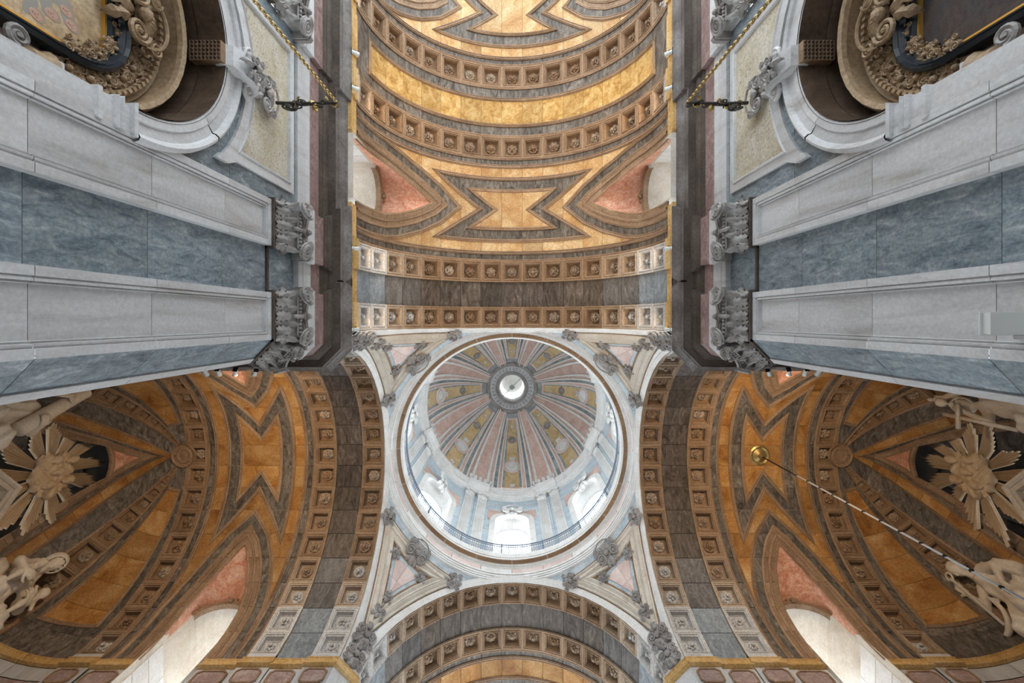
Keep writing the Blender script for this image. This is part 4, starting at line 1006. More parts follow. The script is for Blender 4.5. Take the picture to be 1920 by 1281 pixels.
    for z0, z1 in zip(JOINT, JOINT[1:] + [11.2]):
        z1 = z1 if z1 <= ZN else ZN
        MB().add([cm2(t, z, h) for h in (0, -.05) for t, z in ((.0, z0 + .006), (.86, z0 + .006), (.86, z1 - .006), (.0, z1 - .006))], [(0, 1, 2, 3), (0, 1, 5, 4), (2, 3, 7, 6)]).build('blue_slab', 'paleblue' if False else 'blue', root)
        MB().add([cm2(t, z, h) for h in (.03, -.05) for t, z in ((.86, z0 + .004), (1.08, z0 + .004), (1.08, z1 - .004), (.86, z1 - .004))], [(0, 1, 2, 3), (0, 1, 5, 4), (2, 3, 7, 6), (0, 3, 7, 4), (1, 2, 6, 5)]).build('pilaster_block', 'white', root)
    MB().add([cm2(t, z, -.02) for t, z in ((0, ZN), (1.08, ZN), (1.08, 11.25), (0, 11.25))], [(0, 1, 2, 3)]).build('blue_slab', 'blue', root)
    mb = MB().grid([[cm2(t, z, h) for z, h in ((ZN, 0), (ZN, .05), (ZN + .035, .06), (ZN + .07, .05), (ZN + .12, .02), (ZN + .13, 0))] for t in (-.05, 1.1)]); mb.build('astragal', 'soffit', root)
    ang = Vector(cm2(0, 0, 1)) - Vector(cm2(0, 0, 0)); ang.normalize(); tt = Vector(cm2(1, 0, 0)) - Vector(cm2(0, 0, 0)); tt.normalize()
    p0 = Vector(cm2(.72, ZN + .1, -.02))
    capital(root, Matrix(((tt.x * .62, ang.x, 0, p0.x), (tt.y * .62, ang.y, 0, p0.y), (0, 0, 1, p0.z), (0, 0, 0, 1))))
    # return of the pier towards the transept, and the mass behind the facing
    MB().add([(s * x, -y, z) for x, y in ((6.1, -.96), (15.5, -.96)) for z in (FLOOR, 13.2)], [(0, 1, 3, 2)]).build('transept_side', 'white', root)
    MB().add([(s * x, -y, z) for x, y in ((5.76, -.3), (5.76, 2.9)) for z in (FLOOR, 11.3)], [(0, 1, 3, 2)]).build('core', 'mortar', root)
    return root
def paint_mat(name, cols, sc):
    m = stone(name, cols, sc, (1, 1, .6), .7, .0, 0, distort=1.5); return m
PAINT_L = paint_mat('old oil painting of clouds', [(.30, .20, .11), (.46, .33, .19), (.56, .43, .28), (.42, .28, .19)], .9)
PAINT_R = paint_mat('dark old oil painting', [(.035, .025, .022), (.07, .05, .04), (.05, .045, .05), (.10, .07, .05)], .8)
nave_wall(-1, 'left'); nave_wall(1, 'right')

# ------------------------------------------------------------------ apses at the ends of the transepts
def apse(arm, side):
    root0, pos, mapf, U = ARM[arm]; u0 = U(13.85)
    root = empty('ceiling_apse_' + side, 'half dome of the %s transept with coffered ribs and a dark lunette' % side, None, kind='structure')
    def am(u, v, h):
        ph, e = u / R, pi / 2 - v / R
        return pos(u0 + (R - h) * cos(e) * cos(ph), (R - h) * cos(e) * sin(ph), ZS + (R - h) * sin(e))
    dg = lambda a: R * radians(a); TOP = R * pi / 2
    def poly(side_pts, apex): 
        r = [(dg(f), v) for v, f in side_pts]
        return [(-a, b) for a, b in r[::-1]] + [(0.0, apex)] + r
    O = [(3, 14), (4.5, 21), (6.3, 26), (TOP, 28)]
    C1 = poly(O, 1.75); C2 = poly([(2, 9), (3, 18), (4.5, 25), (6.3, 30), (TOP, 32)], 1.2)
    C3 = poly([(1.5, 9), (2.2, 16), (3, 21), (4.5, 28.5), (6.3, 33), (TOP, 35)], .87)
    C4 = poly([(1, 15), (1.6, 22), (2.2, 26), (3, 30), (4.5, 35), (6.3, 38.5), (TOP, 40)], .45)
    zones = [('base', [(dg(-90), .3), (dg(90), .3), (dg(90), TOP), (dg(-90), TOP)]), ('ochre', C4), ('grey2', C3), ('brown', C2), ('pink', C1)]
    hole = [(dg(f), 2.88) for f in (-13, -7, 0, 7, 13)]
    zones.append(('hole', [(dg(-28), TOP), (dg(-26), 6.3), (dg(-21), 4.5), (dg(-14), 3.0), (dg(-13), 2.88), (dg(-7), 2.78), (0, 2.74), (dg(7), 2.78), (dg(13), 2.88), (dg(14), 3.0), (dg(21), 4.5), (dg(26), 6.3), (dg(28), TOP)]))
    for s in (-1, 1):
        zones.append(('rib', [(s * dg(46.2), .5), (s * dg(59.8), .5), (s * dg(59.8), TOP), (s * dg(46.2), TOP)]))
        sp = [(s * dg(65), 1.5), (s * dg(84), 1.5), (s * dg(86), 6.55), (s * dg(64), 6.75)]
        zones.append(('panel', sp))
    bed = MB(); vl = [.3] + [.55 + .9125 * i for i in range(1, 9)]; vl[-1] = TOP
    lay(zones, [dg(-90), dg(90)], vl, am, root, {'base': 'grey', 'ochre': 'ochre', 'grey2': 'grey', 'brown': 'brown', 'pink': 'pink', 'panel': 'ochre'},
        {'base': 'grey_stone', 'ochre': 'ochre_stone', 'grey2': 'grey_stone', 'brown': 'lunette_band_stone', 'pink': 'pink_stone', 'panel': 'panel_stone'},
        {'base': 0, 'ochre': .02, 'grey2': 0, 'brown': .04, 'pink': .0, 'panel': .02}, skip=('hole', 'rib'), usub=24, vsub=2, bed=bed, gap=.005)
    bed.build('mortar_bed', 'mortar', root)
    for c, m in ((C1, 'beige'), (C2, 'brown'), (C3, 'brown'), (C4, 'brown')): sweep(c, MOULD_S if m == 'beige' else MOULD, am, step=.3).build('lunette_moulding', m, root)
    sweep([(dg(f), v) for f, v in ((-13.5, 2.92), (-7, 2.8), (0, 2.75), (7, 2.8), (13.5, 2.92))], [(-.14, -.1), (-.12, .1), (-.04, .14), (.05, .1), (.08, -.05)], am, step=.25).build('window_arch_moulding', 'brown', root)
    for s in (-1, 1):
        sp = ccw([(s * dg(65), 1.5), (s * dg(84), 1.5), (s * dg(86), 6.55), (s * dg(64), 6.75)])
        sweep(sp, MOULD, am, True, step=.3).build('panel_moulding', 'brown', root)
        for f in (46.2, 59.8): sweep([(s * dg(f), .5), (s * dg(f), TOP)], [(-.06, -.25), (-.06, .05), (.06, .05), (.06, -.25)], am, step=.3).build('rib_edge', 'beige', root)
        e = 5.0
        MB().grid([[am(s * dg(f), v, -.32) for f in (46, 50, 53, 56, 60)] for v in [.4 + (TOP - .4) * i / 14 for i in range(15)]]).build('rib_backing', 'mortar', root)
        while e < 83:
            w = .2356 * R * cos(radians(e)); ec = e + degrees(w / 2 / R); w = .2356 * R * cos(radians(ec))
            add_coffer(root, frame_on(am, s * dg(53), R * (pi / 2 - radians(ec)), 0, w / .9, w / .9, sh=w / .9)); e += degrees(w / R)
    med = MB().lathe([(.001, -.02), (.22, 0), (.26, -.06), (.32, -.07), (.36, -.02), (.44, -.04), (.5, -.1), (.52, 0)], n=28).mesh('apse_medallion', 'brown')
    p = pos(u0 + .1, 0, ZC - .03); inst('apse_medallion', med, root, TR(*p))
    # recess behind the opening; its shade is put into the near-black stone colour
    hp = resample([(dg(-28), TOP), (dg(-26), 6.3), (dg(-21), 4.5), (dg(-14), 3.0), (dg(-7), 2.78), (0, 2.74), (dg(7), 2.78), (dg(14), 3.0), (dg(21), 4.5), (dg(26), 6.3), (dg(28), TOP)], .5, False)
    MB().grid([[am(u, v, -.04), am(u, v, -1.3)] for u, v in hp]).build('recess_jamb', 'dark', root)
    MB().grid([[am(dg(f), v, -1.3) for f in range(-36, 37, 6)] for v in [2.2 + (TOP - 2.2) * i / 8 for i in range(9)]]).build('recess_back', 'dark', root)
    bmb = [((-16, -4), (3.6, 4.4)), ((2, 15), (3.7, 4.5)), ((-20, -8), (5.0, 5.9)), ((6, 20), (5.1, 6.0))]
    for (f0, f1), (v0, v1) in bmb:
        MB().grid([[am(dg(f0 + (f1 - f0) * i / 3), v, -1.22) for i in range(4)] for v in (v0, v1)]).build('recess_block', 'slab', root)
    # wall of the apse under the springing
    wl = empty('wall_apse_' + side, 'curved wall and ledge under the %s apse' % side, None, kind='structure')
    cyl = lambda ph, r_, z: pos(u0 + r_ * cos(ph), r_ * sin(ph), z)
    lp = [(0, 13.72), (.05, 13.72), (.06, 13.69), (.03, 13.66), (.03, 13.53), (.07, 13.50), (.12, 13.44), (.12, 13.40), (.02, 13.37)]
    for k in range(12):
        a, b = -pi / 2 + pi * (k + .006) / 12, -pi / 2 + pi * (k + .994) / 12
        MB().grid([[cyl(a + (b - a) * i / 3, R - o, z) for o, z in lp] for i in range(4)]).build('ledge_block', 'ledge', wl)
        MB().grid([[cyl(a + (b - a) * i / 3, R, z) for z in (12.92, 13.37)] for i in range(4)]).build('wall_slab', 'white', wl)
        MB().grid([[cyl(a + (b - a) * i / 3, R + .01, z) for z in (FLOOR, 12.9)] for i in range(4)]).build('wall_slab', 'dusty', wl)
    MB().grid([[cyl(-pi / 2 + pi * i / 36, R + .05, z) for z in (FLOOR, 13.8)] for i in range(37)]).build('wall_core', 'mortar', wl)
    # straight walls of the transept
    tw = empty('wall_transept_' + side, 'far wall and yellow ledge of the %s transept' % side, None, kind='structure')
    g0, g1 = U(10.7) - 1.07, U(10.7) + 1.07
    def ledge(ua, ub, l, s=1):
        prf = [(.3, 13.72)] + [(-o, z) for o, z in lp[1:]] + [(.3, 13.37)]
        mb = MB().grid([[pos(u, s * (l + o), z) for o, z in prf] for u in (ua, ub)]); n = len(prf); mb.f += [tuple(range(n)), tuple(range(n, 2 * n))]
        mb.build('ledge_block', 'ledge', tw)
    segs = [(U(12.9), u0, 4.93), (g1, U(12.9), 5.0), (U(8.5), g0, 5.0), (U(7.5), U(8.5), 4.93), (U(6.5), U(7.5), 4.98), (S - .02, U(6.5), 4.92)]
    for a, b, l in segs:
        ledge(a, b, l)
        # dado with an eight-cornered red panel
        MB().add([pos(u, l + .02, z) for u, z in ((a, FLOOR), (b, FLOOR), (b, 13.4), (a, 13.4))], [(0, 1, 2, 3)]).build('dado', 'white', tw)
        w = b - a; c = min(.14, w * .12); q = [(a + .14, 12.86), (a + .14 + c, 12.76), (b - .14 - c, 12.76), (b - .14, 12.86), (b - .14, 13.16), (b - .14 - c, 13.26), (a + .14 + c, 13.26), (a + .14, 13.16)]
        vs = [pos(u, l - .02, z) for u, z in q] + [pos(u, l + .03, z) for u, z in q]
        MB().add(vs, [tuple(range(8))] + [(i, (i + 1) % 8, (i + 1) % 8 + 8, i + 8) for i in range(8)]).build('red_panel', 'dusty', tw)
        sweep(ccw(q), [(-.02, 0), (-.02, .05), (.03, .05), (.03, 0)], lambda u, z, h: pos(u, l - h, z), True, step=5).build('panel_moulding', 'beige', tw)
    sx = -1 if side == 'left' else 1
    for a, b, zt in ((S - .1, g0, 13.6), (g0, g1, 12.18), (g1, u0, 13.6)):
        MB().add([pos(u, 5.07, z) for u, z in ((a, FLOOR), (b, FLOOR), (b, zt), (a, zt))], [(0, 1, 2, 3)]).build('wall_core', 'white', tw)
    MB().add([(sx * 5.07, CY + u, z) for u, z in ((S - .1, FLOOR), (14.5, FLOOR), (14.5, 13.6), (S - .1, 13.6))], [(0, 1, 2, 3)]).build('wall_core', 'white', tw)
    # corner of the crossing towards the chancel
    cp = [(S, 4.92), (4.92, S)]
    for a, b in ((cp[0], cp[1]),):
        prf = [(.3, 13.72)] + [(-o, z) for o, z in lp[1:]] + [(.3, 13.37)]
        d = Vector((.7071, .7071))
        mb = MB().grid([[(sx * (x + d.x * o), CY + y + d.y * o, z) for o, z in prf] for x, y in (a, b)]); n = len(prf); mb.f += [tuple(range(n)), tuple(range(n, 2 * n))]; mb.build('ledge_block', 'ledge', tw)
        MB().add([(sx * x, CY + y, z) for x, y in (a, b) for z in (FLOOR, 13.4)], [(0, 1, 3, 2)]).build('dado', 'white', tw)
    for a, b, l in ((S - .02, 6.5, 4.92), (6.5, 7.5, 4.98), (7.5, 8.5, 4.93), (8.5, 14.5, 5.0)):
        prf = [(.3, 13.72)] + [(-o, z) for o, z in lp[1:]] + [(.3, 13.37)]
        mb = MB().grid([[(sx * (l + o), CY + u, z) for o, z in prf] for u in (a, b)]); n = len(prf); mb.f += [tuple(range(n)), tuple(range(n, 2 * n))]; mb.build('ledge_block', 'ledge', tw)
        MB().add([(sx * (l + .02), CY + u, z) for u, z in ((a, FLOOR), (b, FLOOR), (b, 13.4), (a, 13.4))], [(0, 1, 2, 3)]).build('dado', 'white', tw)
    return u0
U0 = apse('transept_left', 'left'); apse('transept_right', 'right')

MB().add([(-21, -17, FLOOR), (21, -17, FLOOR), (21, 24, FLOOR), (-21, 24, FLOOR)], [(0, 1, 2, 3)]).build('floor', 'white', None, kind='structure', label='pale marble church floor')

# ------------------------------------------------------------------ sculpture (implicit surfaces -> mesh)
def cap(P, a, b, ra, rb=None):
    rb = ra if rb is None else rb; a, b = np.array(a, float), np.array(b, float); d = b - a; L2 = max(1e-9, d @ d)
    t = np.clip(((P - a) @ d) / L2, 0, 1); return np.linalg.norm(P - a - t[..., None] * d, axis=-1) - (ra + (rb - ra) * t)
def ell(P, c, r):
    q = (P - np.array(c, float)) / np.array(r, float); k = np.linalg.norm(q, axis=-1); return (k - 1) * min(r) * (.5 + .5 * np.minimum(k, 1.5))
def smin(a, b, k):
    h = np.clip(.5 + .5 * (b - a) / k, 0, 1); return b + (a - b) * h - k * h * (1 - h)
def polish(f, lo, hi, res):
    lo, hi = np.array(lo, float), np.array(hi, float); n = np.maximum(4, ((hi - lo) / res).astype(int) + 1)
    ax = [np.linspace(lo[i], hi[i], n[i]) for i in range(3)]; G = np.stack(np.meshgrid(*ax, indexing='ij'), -1)
    q = 4; C = f(G[::q, ::q, ::q]); C = C.repeat(q, 0).repeat(q, 1).repeat(q, 2)      # coarse pass, then only the narrow band
    pad = [(0, max(0, G.shape[i] - C.shape[i])) for i in range(3)]; C = np.pad(C, pad, mode='edge')[:G.shape[0], :G.shape[1], :G.shape[2]]
    V = C.copy(); band = np.abs(C) < res * q * 1.8 + .07; V[band] = f(G[band])
    st = [a[1] - a[0] for a in ax]; neg = V < 0
    shp = tuple(k - 1 for k in V.shape); acc = np.zeros(shp + (3,)); cnt = np.zeros(shp)
    sl = lambda o: tuple(slice(o[i], o[i] + shp[i]) for i in range(3))
    base = G[sl((0, 0, 0))]
    for axis in range(3):
        o1 = [i for i in range(3) if i != axis]
        for p in (0, 1):
            for q in (0, 1):
                o = [0, 0, 0]; o[o1[0]] = p; o[o1[1]] = q; o2 = list(o); o2[axis] = 1
                a, b = V[sl(o)], V[sl(o2)]; m = (a < 0) != (b < 0); t = np.where(m, a / np.where(m, a - b, 1), 0)
                pt = base + np.array([o[i] * st[i] for i in range(3)]); pt = pt.copy(); pt[..., axis] += t * st[axis]
                acc += np.where(m[..., None], pt, 0); cnt += m
    act = cnt > 0; idx = -np.ones(shp, int); idx[act] = np.arange(act.sum()); verts = acc[act] / cnt[act][:, None]; faces = []
    for axis in range(3):
        o1 = [i for i in range(3) if i != axis]
        a = V; s1 = [slice(None)] * 3; s2 = [slice(None)] * 3; s1[axis] = slice(0, -1); s2[axis] = slice(1, None)
        m = neg[tuple(s1)] != neg[tuple(s2)]
        ii = np.argwhere(m); ii = ii[(ii[:, o1[0]] > 0) & (ii[:, o1[1]] > 0) & (ii[:, o1[0]] < shp[o1[0]]) & (ii[:, o1[1]] < shp[o1[1]])]
        def at(d0, d1):
            j = ii.copy(); j[:, o1[0]] -= d0; j[:, o1[1]] -= d1; return idx[j[:, 0], j[:, 1], j[:, 2]]
        q = np.stack([at(0, 0), at(1, 0), at(1, 1), at(0, 1)], 1); fl_ = neg[tuple(s1)][ii[:, 0], ii[:, 1], ii[:, 2]] != (axis == 1)
        q = np.where(fl_[:, None], q, q[:, ::-1]); faces.append(q[(q >= 0).all(1)])
    F_ = np.concatenate(faces); mb = MB(); mb.v = [tuple(v) for v in verts]; mb.f = [tuple(int(i) for i in q) for q in F_]
    return mb
def head_sdf(P, c, r, yaw=0.0, pitch=0.0, veil=0.0, hair=True):
    """head about 2.3 r high; looks along +fwd (second axis), yaw turns it sideways, pitch tips it down"""
    c = np.array(c, float); Q = P - c
    cy_, sy_ = cos(yaw), sin(yaw); Q = np.stack([Q[..., 0] * cy_ - Q[..., 1] * sy_, Q[..., 0] * sy_ + Q[..., 1] * cy_, Q[..., 2]], -1)
    cp_, sp_ = cos(pitch), sin(pitch); Q = np.stack([Q[..., 0], Q[..., 1] * cp_ - Q[..., 2] * sp_, Q[..., 1] * sp_ + Q[..., 2] * cp_], -1) / r
    d = ell(Q, (0, 0, .12), (.80, .95, .95)); d = smin(d, ell(Q, (0, .22, -.45), (.58, .66, .62)), .25)
    d = smin(d, cap(Q, (0, .88, .18), (0, 1.06, -.22), .08, .15), .10)                      # nose
    d = smin(d, cap(Q, (-.42, .80, .24), (.42, .80, .24), .11), .12)                        # brow
    for s in (-1, 1): d = np.maximum(d, -(np.linalg.norm(Q - np.array((s * .33, 1.02, .02)), axis=-1) - .19)); d = smin(d, ell(Q, (s * .33, .80, .01), (.15, .12, .10)), .03)
    d = smin(d, ell(Q, (0, .86, -.50), (.26, .12, .09)), .05); d = smin(d, ell(Q, (0, .68, -.86), (.26, .24, .2)), .1)
    d = np.maximum(d, -cap(Q, (-.18, .99, -.50), (.18, .99, -.50), .022))
    for s in (-1, 1): d = smin(d, ell(Q, (s * .82, -.02, -.02), (.1, .2, .28)), .05)
    if hair:
        w = .07 * np.sin(9 * Q[..., 0] + 4 * np.sin(5 * Q[..., 2])) * np.sin(7 * Q[..., 2] + 3 * Q[..., 1])
        hd = ell(Q, (0, -.18, .28), (.98, .98, .98)) + w; hd = np.maximum(hd, Q[..., 1] - .62 + .35 * np.maximum(0, -Q[..., 2])); d = smin(d, hd, .05)
    if veil:
        vd = np.abs(ell(Q, (0, -.25, .2), (1.22, 1.3, 1.35))) - .08; vd = np.maximum(vd, Q[..., 1] - .55); d = smin(d, vd, .06)
    return d * r
def hand_sdf(P, w, t, up, s=1.0, spread=.5):
    """palm at w, fingers along t, curling towards -up"""
    w, t, up = np.array(w, float), np.array(t, float), np.array(up, float); t /= np.linalg.norm(t); sd = np.cross(t, up); sd /= np.linalg.norm(sd); up = np.cross(sd, t)
    d = cap(P, w - sd * .06 * s, w + t * .13 * s - sd * .06 * s, .055 * s); d = smin(d, cap(P, w + sd * .05 * s, w + t * .13 * s + sd * .05 * s, .055 * s), .05)
    for i, L in enumerate((.17, .20, .19, .14)):
        b = w + t * .15 * s + sd * (-.1 + .066 * i) * s; m = b + t * L * .5 * s - up * .02 * s; e = m + t * L * .42 * s - up * .09 * s
        d = smin(d, np.minimum(cap(P, b, m, .033 * s, .03 * s), cap(P, m, e, .03 * s, .024 * s)), .012)
    b = w + sd * -.11 * s; m = b + (t * .08 - sd * .09 - up * .03) * s; d = smin(d, np.minimum(cap(P, b, m, .04 * s, .034 * s), cap(P, m, m + (t * .09 - up * .04) * s, .034 * s, .026 * s)), .02)
    return d
def folds(P, amp, k1=15., k2=3., ph=0.):
    return amp * np.sin(k1 * (P[..., 0] + .6 * P[..., 1]) + 2.2 * np.sin(k2 * P[..., 2] + ph) + ph) + .5 * amp * np.sin(9 * P[..., 2] + 7 * P[..., 0] + 1.7 * ph)
def sculpt(sdf, lo, hi, res, sgn, name, parent, mat='statue', loc=(17.0, 0.0)):
    mb = polish(sdf, lo, hi, res)
    mb.v = [(sgn * (loc[0] - p[1]), CY + p[0], p[2]) for p in mb.v]
    return mb.build(name, mat, parent, True)
def arm_sdf(P, pts, rs, k=.06):
    d = None
    for a, b, ra, rb in zip(pts, pts[1:], rs, rs[1:]):
        c = cap(P, a, b, ra, rb); d = c if d is None else smin(d, c, k)
    return d
def robe(P, parts, amp, ph, k=.16):
    d = None
    for a, b, ra, rb in parts:
        c = cap(P, a, b, ra, rb); d = c if d is None else smin(d, c, k)
    return d + folds(P, amp, ph=ph)

def st_charity(P):
    d = robe(P, [((2.95, .15, 14.75), (2.95, .0, 13.8), .36, .46), ((2.6, .1, 14.82), (3.32, .1, 14.82), .2, .2), ((2.65, .1, 13.7), (2.45, .85, 13.2), .42, .38), ((3.2, .1, 13.7), (3.4, .85, 13.2), .42, .38),
                 ((2.45, .85, 13.2), (2.4, .7, 12.0), .38, .42), ((3.4, .85, 13.2), (3.4, .7, 12.0), .38, .42), ((2.3, 0, 14.2), (2.1, .1, 12.3), .26, .5), ((3.6, 0, 14.0), (3.7, .1, 12.3), .24, .5)], .034, .4)
    d = smin(d, cap(P, (2.95, .22, 14.85), (2.93, .33, 15.25), .14, .12), .08)
    d = smin(d, head_sdf(P, (2.92, .42, 15.47), .26, -.15, .75, veil=1), .03)
    d = smin(d, cap(P, (2.72, .1, 15.2), (2.6, .1, 14.8), .16, .2), .08); d = smin(d, cap(P, (3.15, .1, 15.2), (3.3, .1, 14.8), .16, .2), .08)
    d = smin(d, arm_sdf(P, [(2.55, .18, 14.82), (2.15, .5, 14.35), (2.42, .85, 14.22)], (.17, .14, .085)), .06); d = smin(d, hand_sdf(P, (2.45, .88, 14.22), (.8, .2, .5), (0, 1, .2), 1.2), .02)
    d = smin(d, arm_sdf(P, [(3.36, .18, 14.82), (3.78, .5, 14.3), (3.5, .85, 14.2)], (.17, .14, .085)), .06); d = smin(d, hand_sdf(P, (3.46, .88, 14.2), (-.8, .2, .45), (0, 1, .2), 1.2), .02)
    for c, b, hx in (((2.56, .62, 14.84), (2.50, .60, 14.2), 1), ((3.66, .62, 14.92), (3.56, .58, 14.25), -1)):      # the two children
        cc = smin(head_sdf(P, c, .175, -hx * .4, .5), cap(P, (c[0], c[1] - .05, c[2] - .24), b, .15, .19), .05)
        cc = smin(cc, arm_sdf(P, [(c[0] + hx * .1, c[1], c[2] - .27), (c[0] + hx * .26, c[1] + .1, c[2] - .33), (c[0] + hx * .42, c[1] + .06, c[2] - .22)], (.075, .065, .05)), .04)
        cc = smin(cc, arm_sdf(P, [(c[0] - hx * .1, c[1], c[2] - .27), (c[0] - hx * .2, c[1] + .16, c[2] - .5)], (.075, .055)), .04)
        cc = smin(cc, arm_sdf(P, [(b[0] - .1, b[1] + .05, b[2]), (b[0] - .16, b[1] + .3, b[2] - .2), (b[0] - .14, b[1] + .3, b[2] - .6)], (.12, .1, .06)), .04)
        d = smin(d, cc, .025)
    return d
def st_hope(P):
    d = robe(P, [((3.35, .15, 15.2), (3.35, .0, 14.1), .33, .44), ((3.0, .1, 15.32), (3.68, .1, 15.3), .19, .19), ((3.1, .1, 14.0), (2.95, .8, 13.4), .42, .36), ((3.6, .1, 14.0), (3.7, .8, 13.4), .42, .36),
                 ((2.95, .8, 13.4), (2.9, .6, 12.0), .36, .42), ((3.7, .8, 13.4), (3.7, .6, 12.0), .36, .42), ((2.75, .05, 14.2), (2.6, .1, 12.5), .28, .5), ((3.9, 0, 14.2), (4.0, .0, 12.6), .22, .4)], .034, 1.3)
    d = smin(d, cap(P, (3.37, .2, 15.35), (3.4, .32, 15.75), .13, .11), .07); d = smin(d, head_sdf(P, (3.42, .4, 15.98), .25, .5, .6), .03)
    d = smin(d, arm_sdf(P, [(2.98, .2, 15.3), (2.52, .42, 14.72), (2.85, .6, 14.32)], (.17, .135, .085)), .05)
    d = smin(d, cap(P, (2.5, .3, 14.75), (2.35, .2, 14.2), .17, .22) + folds(P, .03, 17, 4, 2), .06); d = smin(d, hand_sdf(P, (2.88, .6, 14.3), (.8, -.2, -.3), (0, 1, 0), 1.15), .02)
    d = smin(d, arm_sdf(P, [(3.7, .2, 15.28), (4.2, .4, 14.95), (3.95, .62, 15.42)], (.165, .13, .08)), .05); d = smin(d, hand_sdf(P, (3.94, .62, 15.45), (-.25, .25, .9), (-.2, 1, -.2), 1.15), .02)
    return d
def st_faith(P):
    d = robe(P, [((-2.95, .1, 15.1), (-3.0, .0, 14.0), .34, .44), ((-3.3, .1, 15.2), (-2.65, .1, 15.2), .2, .19), ((-3.2, .1, 13.9), (-3.3, .8, 13.3), .42, .36), ((-2.75, .1, 13.9), (-2.7, .8, 13.3), .42, .36),
                 ((-3.3, .8, 13.3), (-3.3, .6, 12.0), .36, .42), ((-2.7, .8, 13.3), (-2.6, .6, 12.0), .36, .42), ((-3.4, .0, 14.4), (-3.6, .0, 12.5), .26, .45)], .036, 2.4)
    d = smin(d, cap(P, (-2.9, .2, 15.2), (-2.8, .3, 15.5), .13, .11), .07); d = smin(d, head_sdf(P, (-2.74, .36, 15.74), .25, -.3, .6, veil=1), .03)
    d = smin(d, arm_sdf(P, [(-3.28, .15, 15.2), (-3.32, .4, 15.78), (-2.92, .52, 16.35)], (.18, .14, .09)), .05); d = smin(d, hand_sdf(P, (-2.88, .52, 16.4), (.25, .05, 1), (0, 1, 0), 1.25), .02)
    d = smin(d, arm_sdf(P, [(-2.62, .15, 15.15), (-2.35, .5, 14.8), (-2.6, .75, 15.4)], (.17, .13, .08)), .05); d = smin(d, hand_sdf(P, (-2.62, .75, 15.45), (-.4, .1, .8), (.2, 1, 0), 1.1), .02)
    return d
def st_fortitude(P):
    d = robe(P, [((-2.85, .1, 14.85), (-2.8, .0, 13.8), .36, .46), ((-3.2, .1, 14.9), (-2.5, .1, 14.9), .2, .2), ((-3.0, .1, 13.7), (-3.1, .8, 13.2), .42, .38), ((-2.5, .1, 13.7), (-2.2, .8, 13.4), .42, .4),
                 ((-3.1, .8, 13.2), (-3.1, .6, 12.0), .38, .42), ((-2.2, .8, 13.4), (-2.1, .6, 12.0), .4, .44), ((-2.3, .1, 14.4), (-1.95, .2, 13.4), .3, .42), ((-3.3, .0, 14.6), (-3.4, .1, 13.2), .24, .4)], .04, 3.3)
    d = smin(d, cap(P, (-2.75, .15, 14.95), (-2.6, .2, 15.2), .13, .11), .07); d = smin(d, head_sdf(P, (-2.5, .22, 15.42), .25, .2, .6), .03)
    d = smin(d, arm_sdf(P, [(-3.2, .2, 14.9), (-3.42, .5, 15.1), (-3.12, .75, 15.7)], (.18, .14, .085)), .05); d = smin(d, hand_sdf(P, (-3.1, .78, 15.74), (.25, .0, .9), (-.4, 1, 0), 1.2), .02)
    d = smin(d, arm_sdf(P, [(-2.48, .2, 14.9), (-2.05, .5, 14.7), (-2.3, .85, 14.75)], (.17, .14, .085)), .05); d = smin(d, hand_sdf(P, (-2.33, .88, 14.75), (-.8, .1, .2), (0, 1, 0), 1.1), .02)
    return d
def wpt(sgn, p): return (sgn * (17.0 - p[1]), CY + p[0], p[2])
def statue(sdf, lo, hi, sgn, label):
    r = empty('statue', label, 'statue', loc=(sgn * 17.0, CY + (lo[0] + hi[0]) / 2, 12.0))
    inv = Matrix.Translation((-sgn * 17.0, -CY - (lo[0] + hi[0]) / 2, -12.0))
    b = sculpt(lambda P: np.maximum(sdf(P), lo[2] + .06 - P[..., 2]), lo, hi, .03, sgn, 'figure', None)
    b.parent = r; b.matrix_local = inv
    def part(mb, name, mat='statue'):
        o = mb.build(name, mat, r, True); o.matrix_local = inv
    return part
pt = statue(st_charity, (1.5, -.7, 12.9), (4.4, 1.5, 15.95), -1, 'white statue of a veiled woman holding two children')
pt = statue(st_hope, (1.9, -.7, 12.9), (4.7, 1.5, 16.45), 1, 'white statue of a woman leaning on an anchor')
W1 = lambda p: wpt(1, p)
mb = MB().tube([W1((3.74, .66, 15.95)), W1((4.22, .66, 14.2))], .06, 8); pt(mb, 'anchor_shank')
pt(MB().tube([W1((3.74 + .13 * cos(t) - .04, .66 + .0, 16.0 + .13 * sin(t))) for t in [2 * pi * i / 14 for i in range(14)]], .04, 6, closed=True), 'anchor_ring')
fl = [W1((4.22 + .62 * sin(t), .66, 14.62 - .55 * cos(t))) for t in [-1.3 + 2.6 * i / 12 for i in range(13)]]
pt(MB().tube(fl, [.05 + .05 * (1 - abs(i - 6) / 6) for i in range(13)], 8), 'anchor_arm')
for q in (fl[0], fl[-1]):
    c = Vector(q); pt(MB().add([c + Vector(v) for v in ((0, .18, -.12), (0, -.18, -.12), (0, 0, .28), (.05, .16, -.1), (.05, -.16, -.1), (.05, 0, .24))], [(0, 1, 2), (3, 4, 5), (0, 1, 4, 3), (1, 2, 5, 4), (2, 0, 3, 5)]), 'anchor_fluke')
pt = statue(st_faith, (-4.2, -.7, 12.9), (-1.9, 1.6, 16.95), 1, 'white statue raising one arm and holding a chalice and a cross')
o_ = Vector(W1((-2.8, .86, 15.7)))
pt(MB().lathe([(.001, 0), (.12, 0), (.11, .03), (.035, .06), (.03, .2), (.06, .23), (.14, .3), (.17, .42), (.165, .5), (.15, .5), (.14, .42), (.03, .32)], tuple(o_), 18), 'chalice')
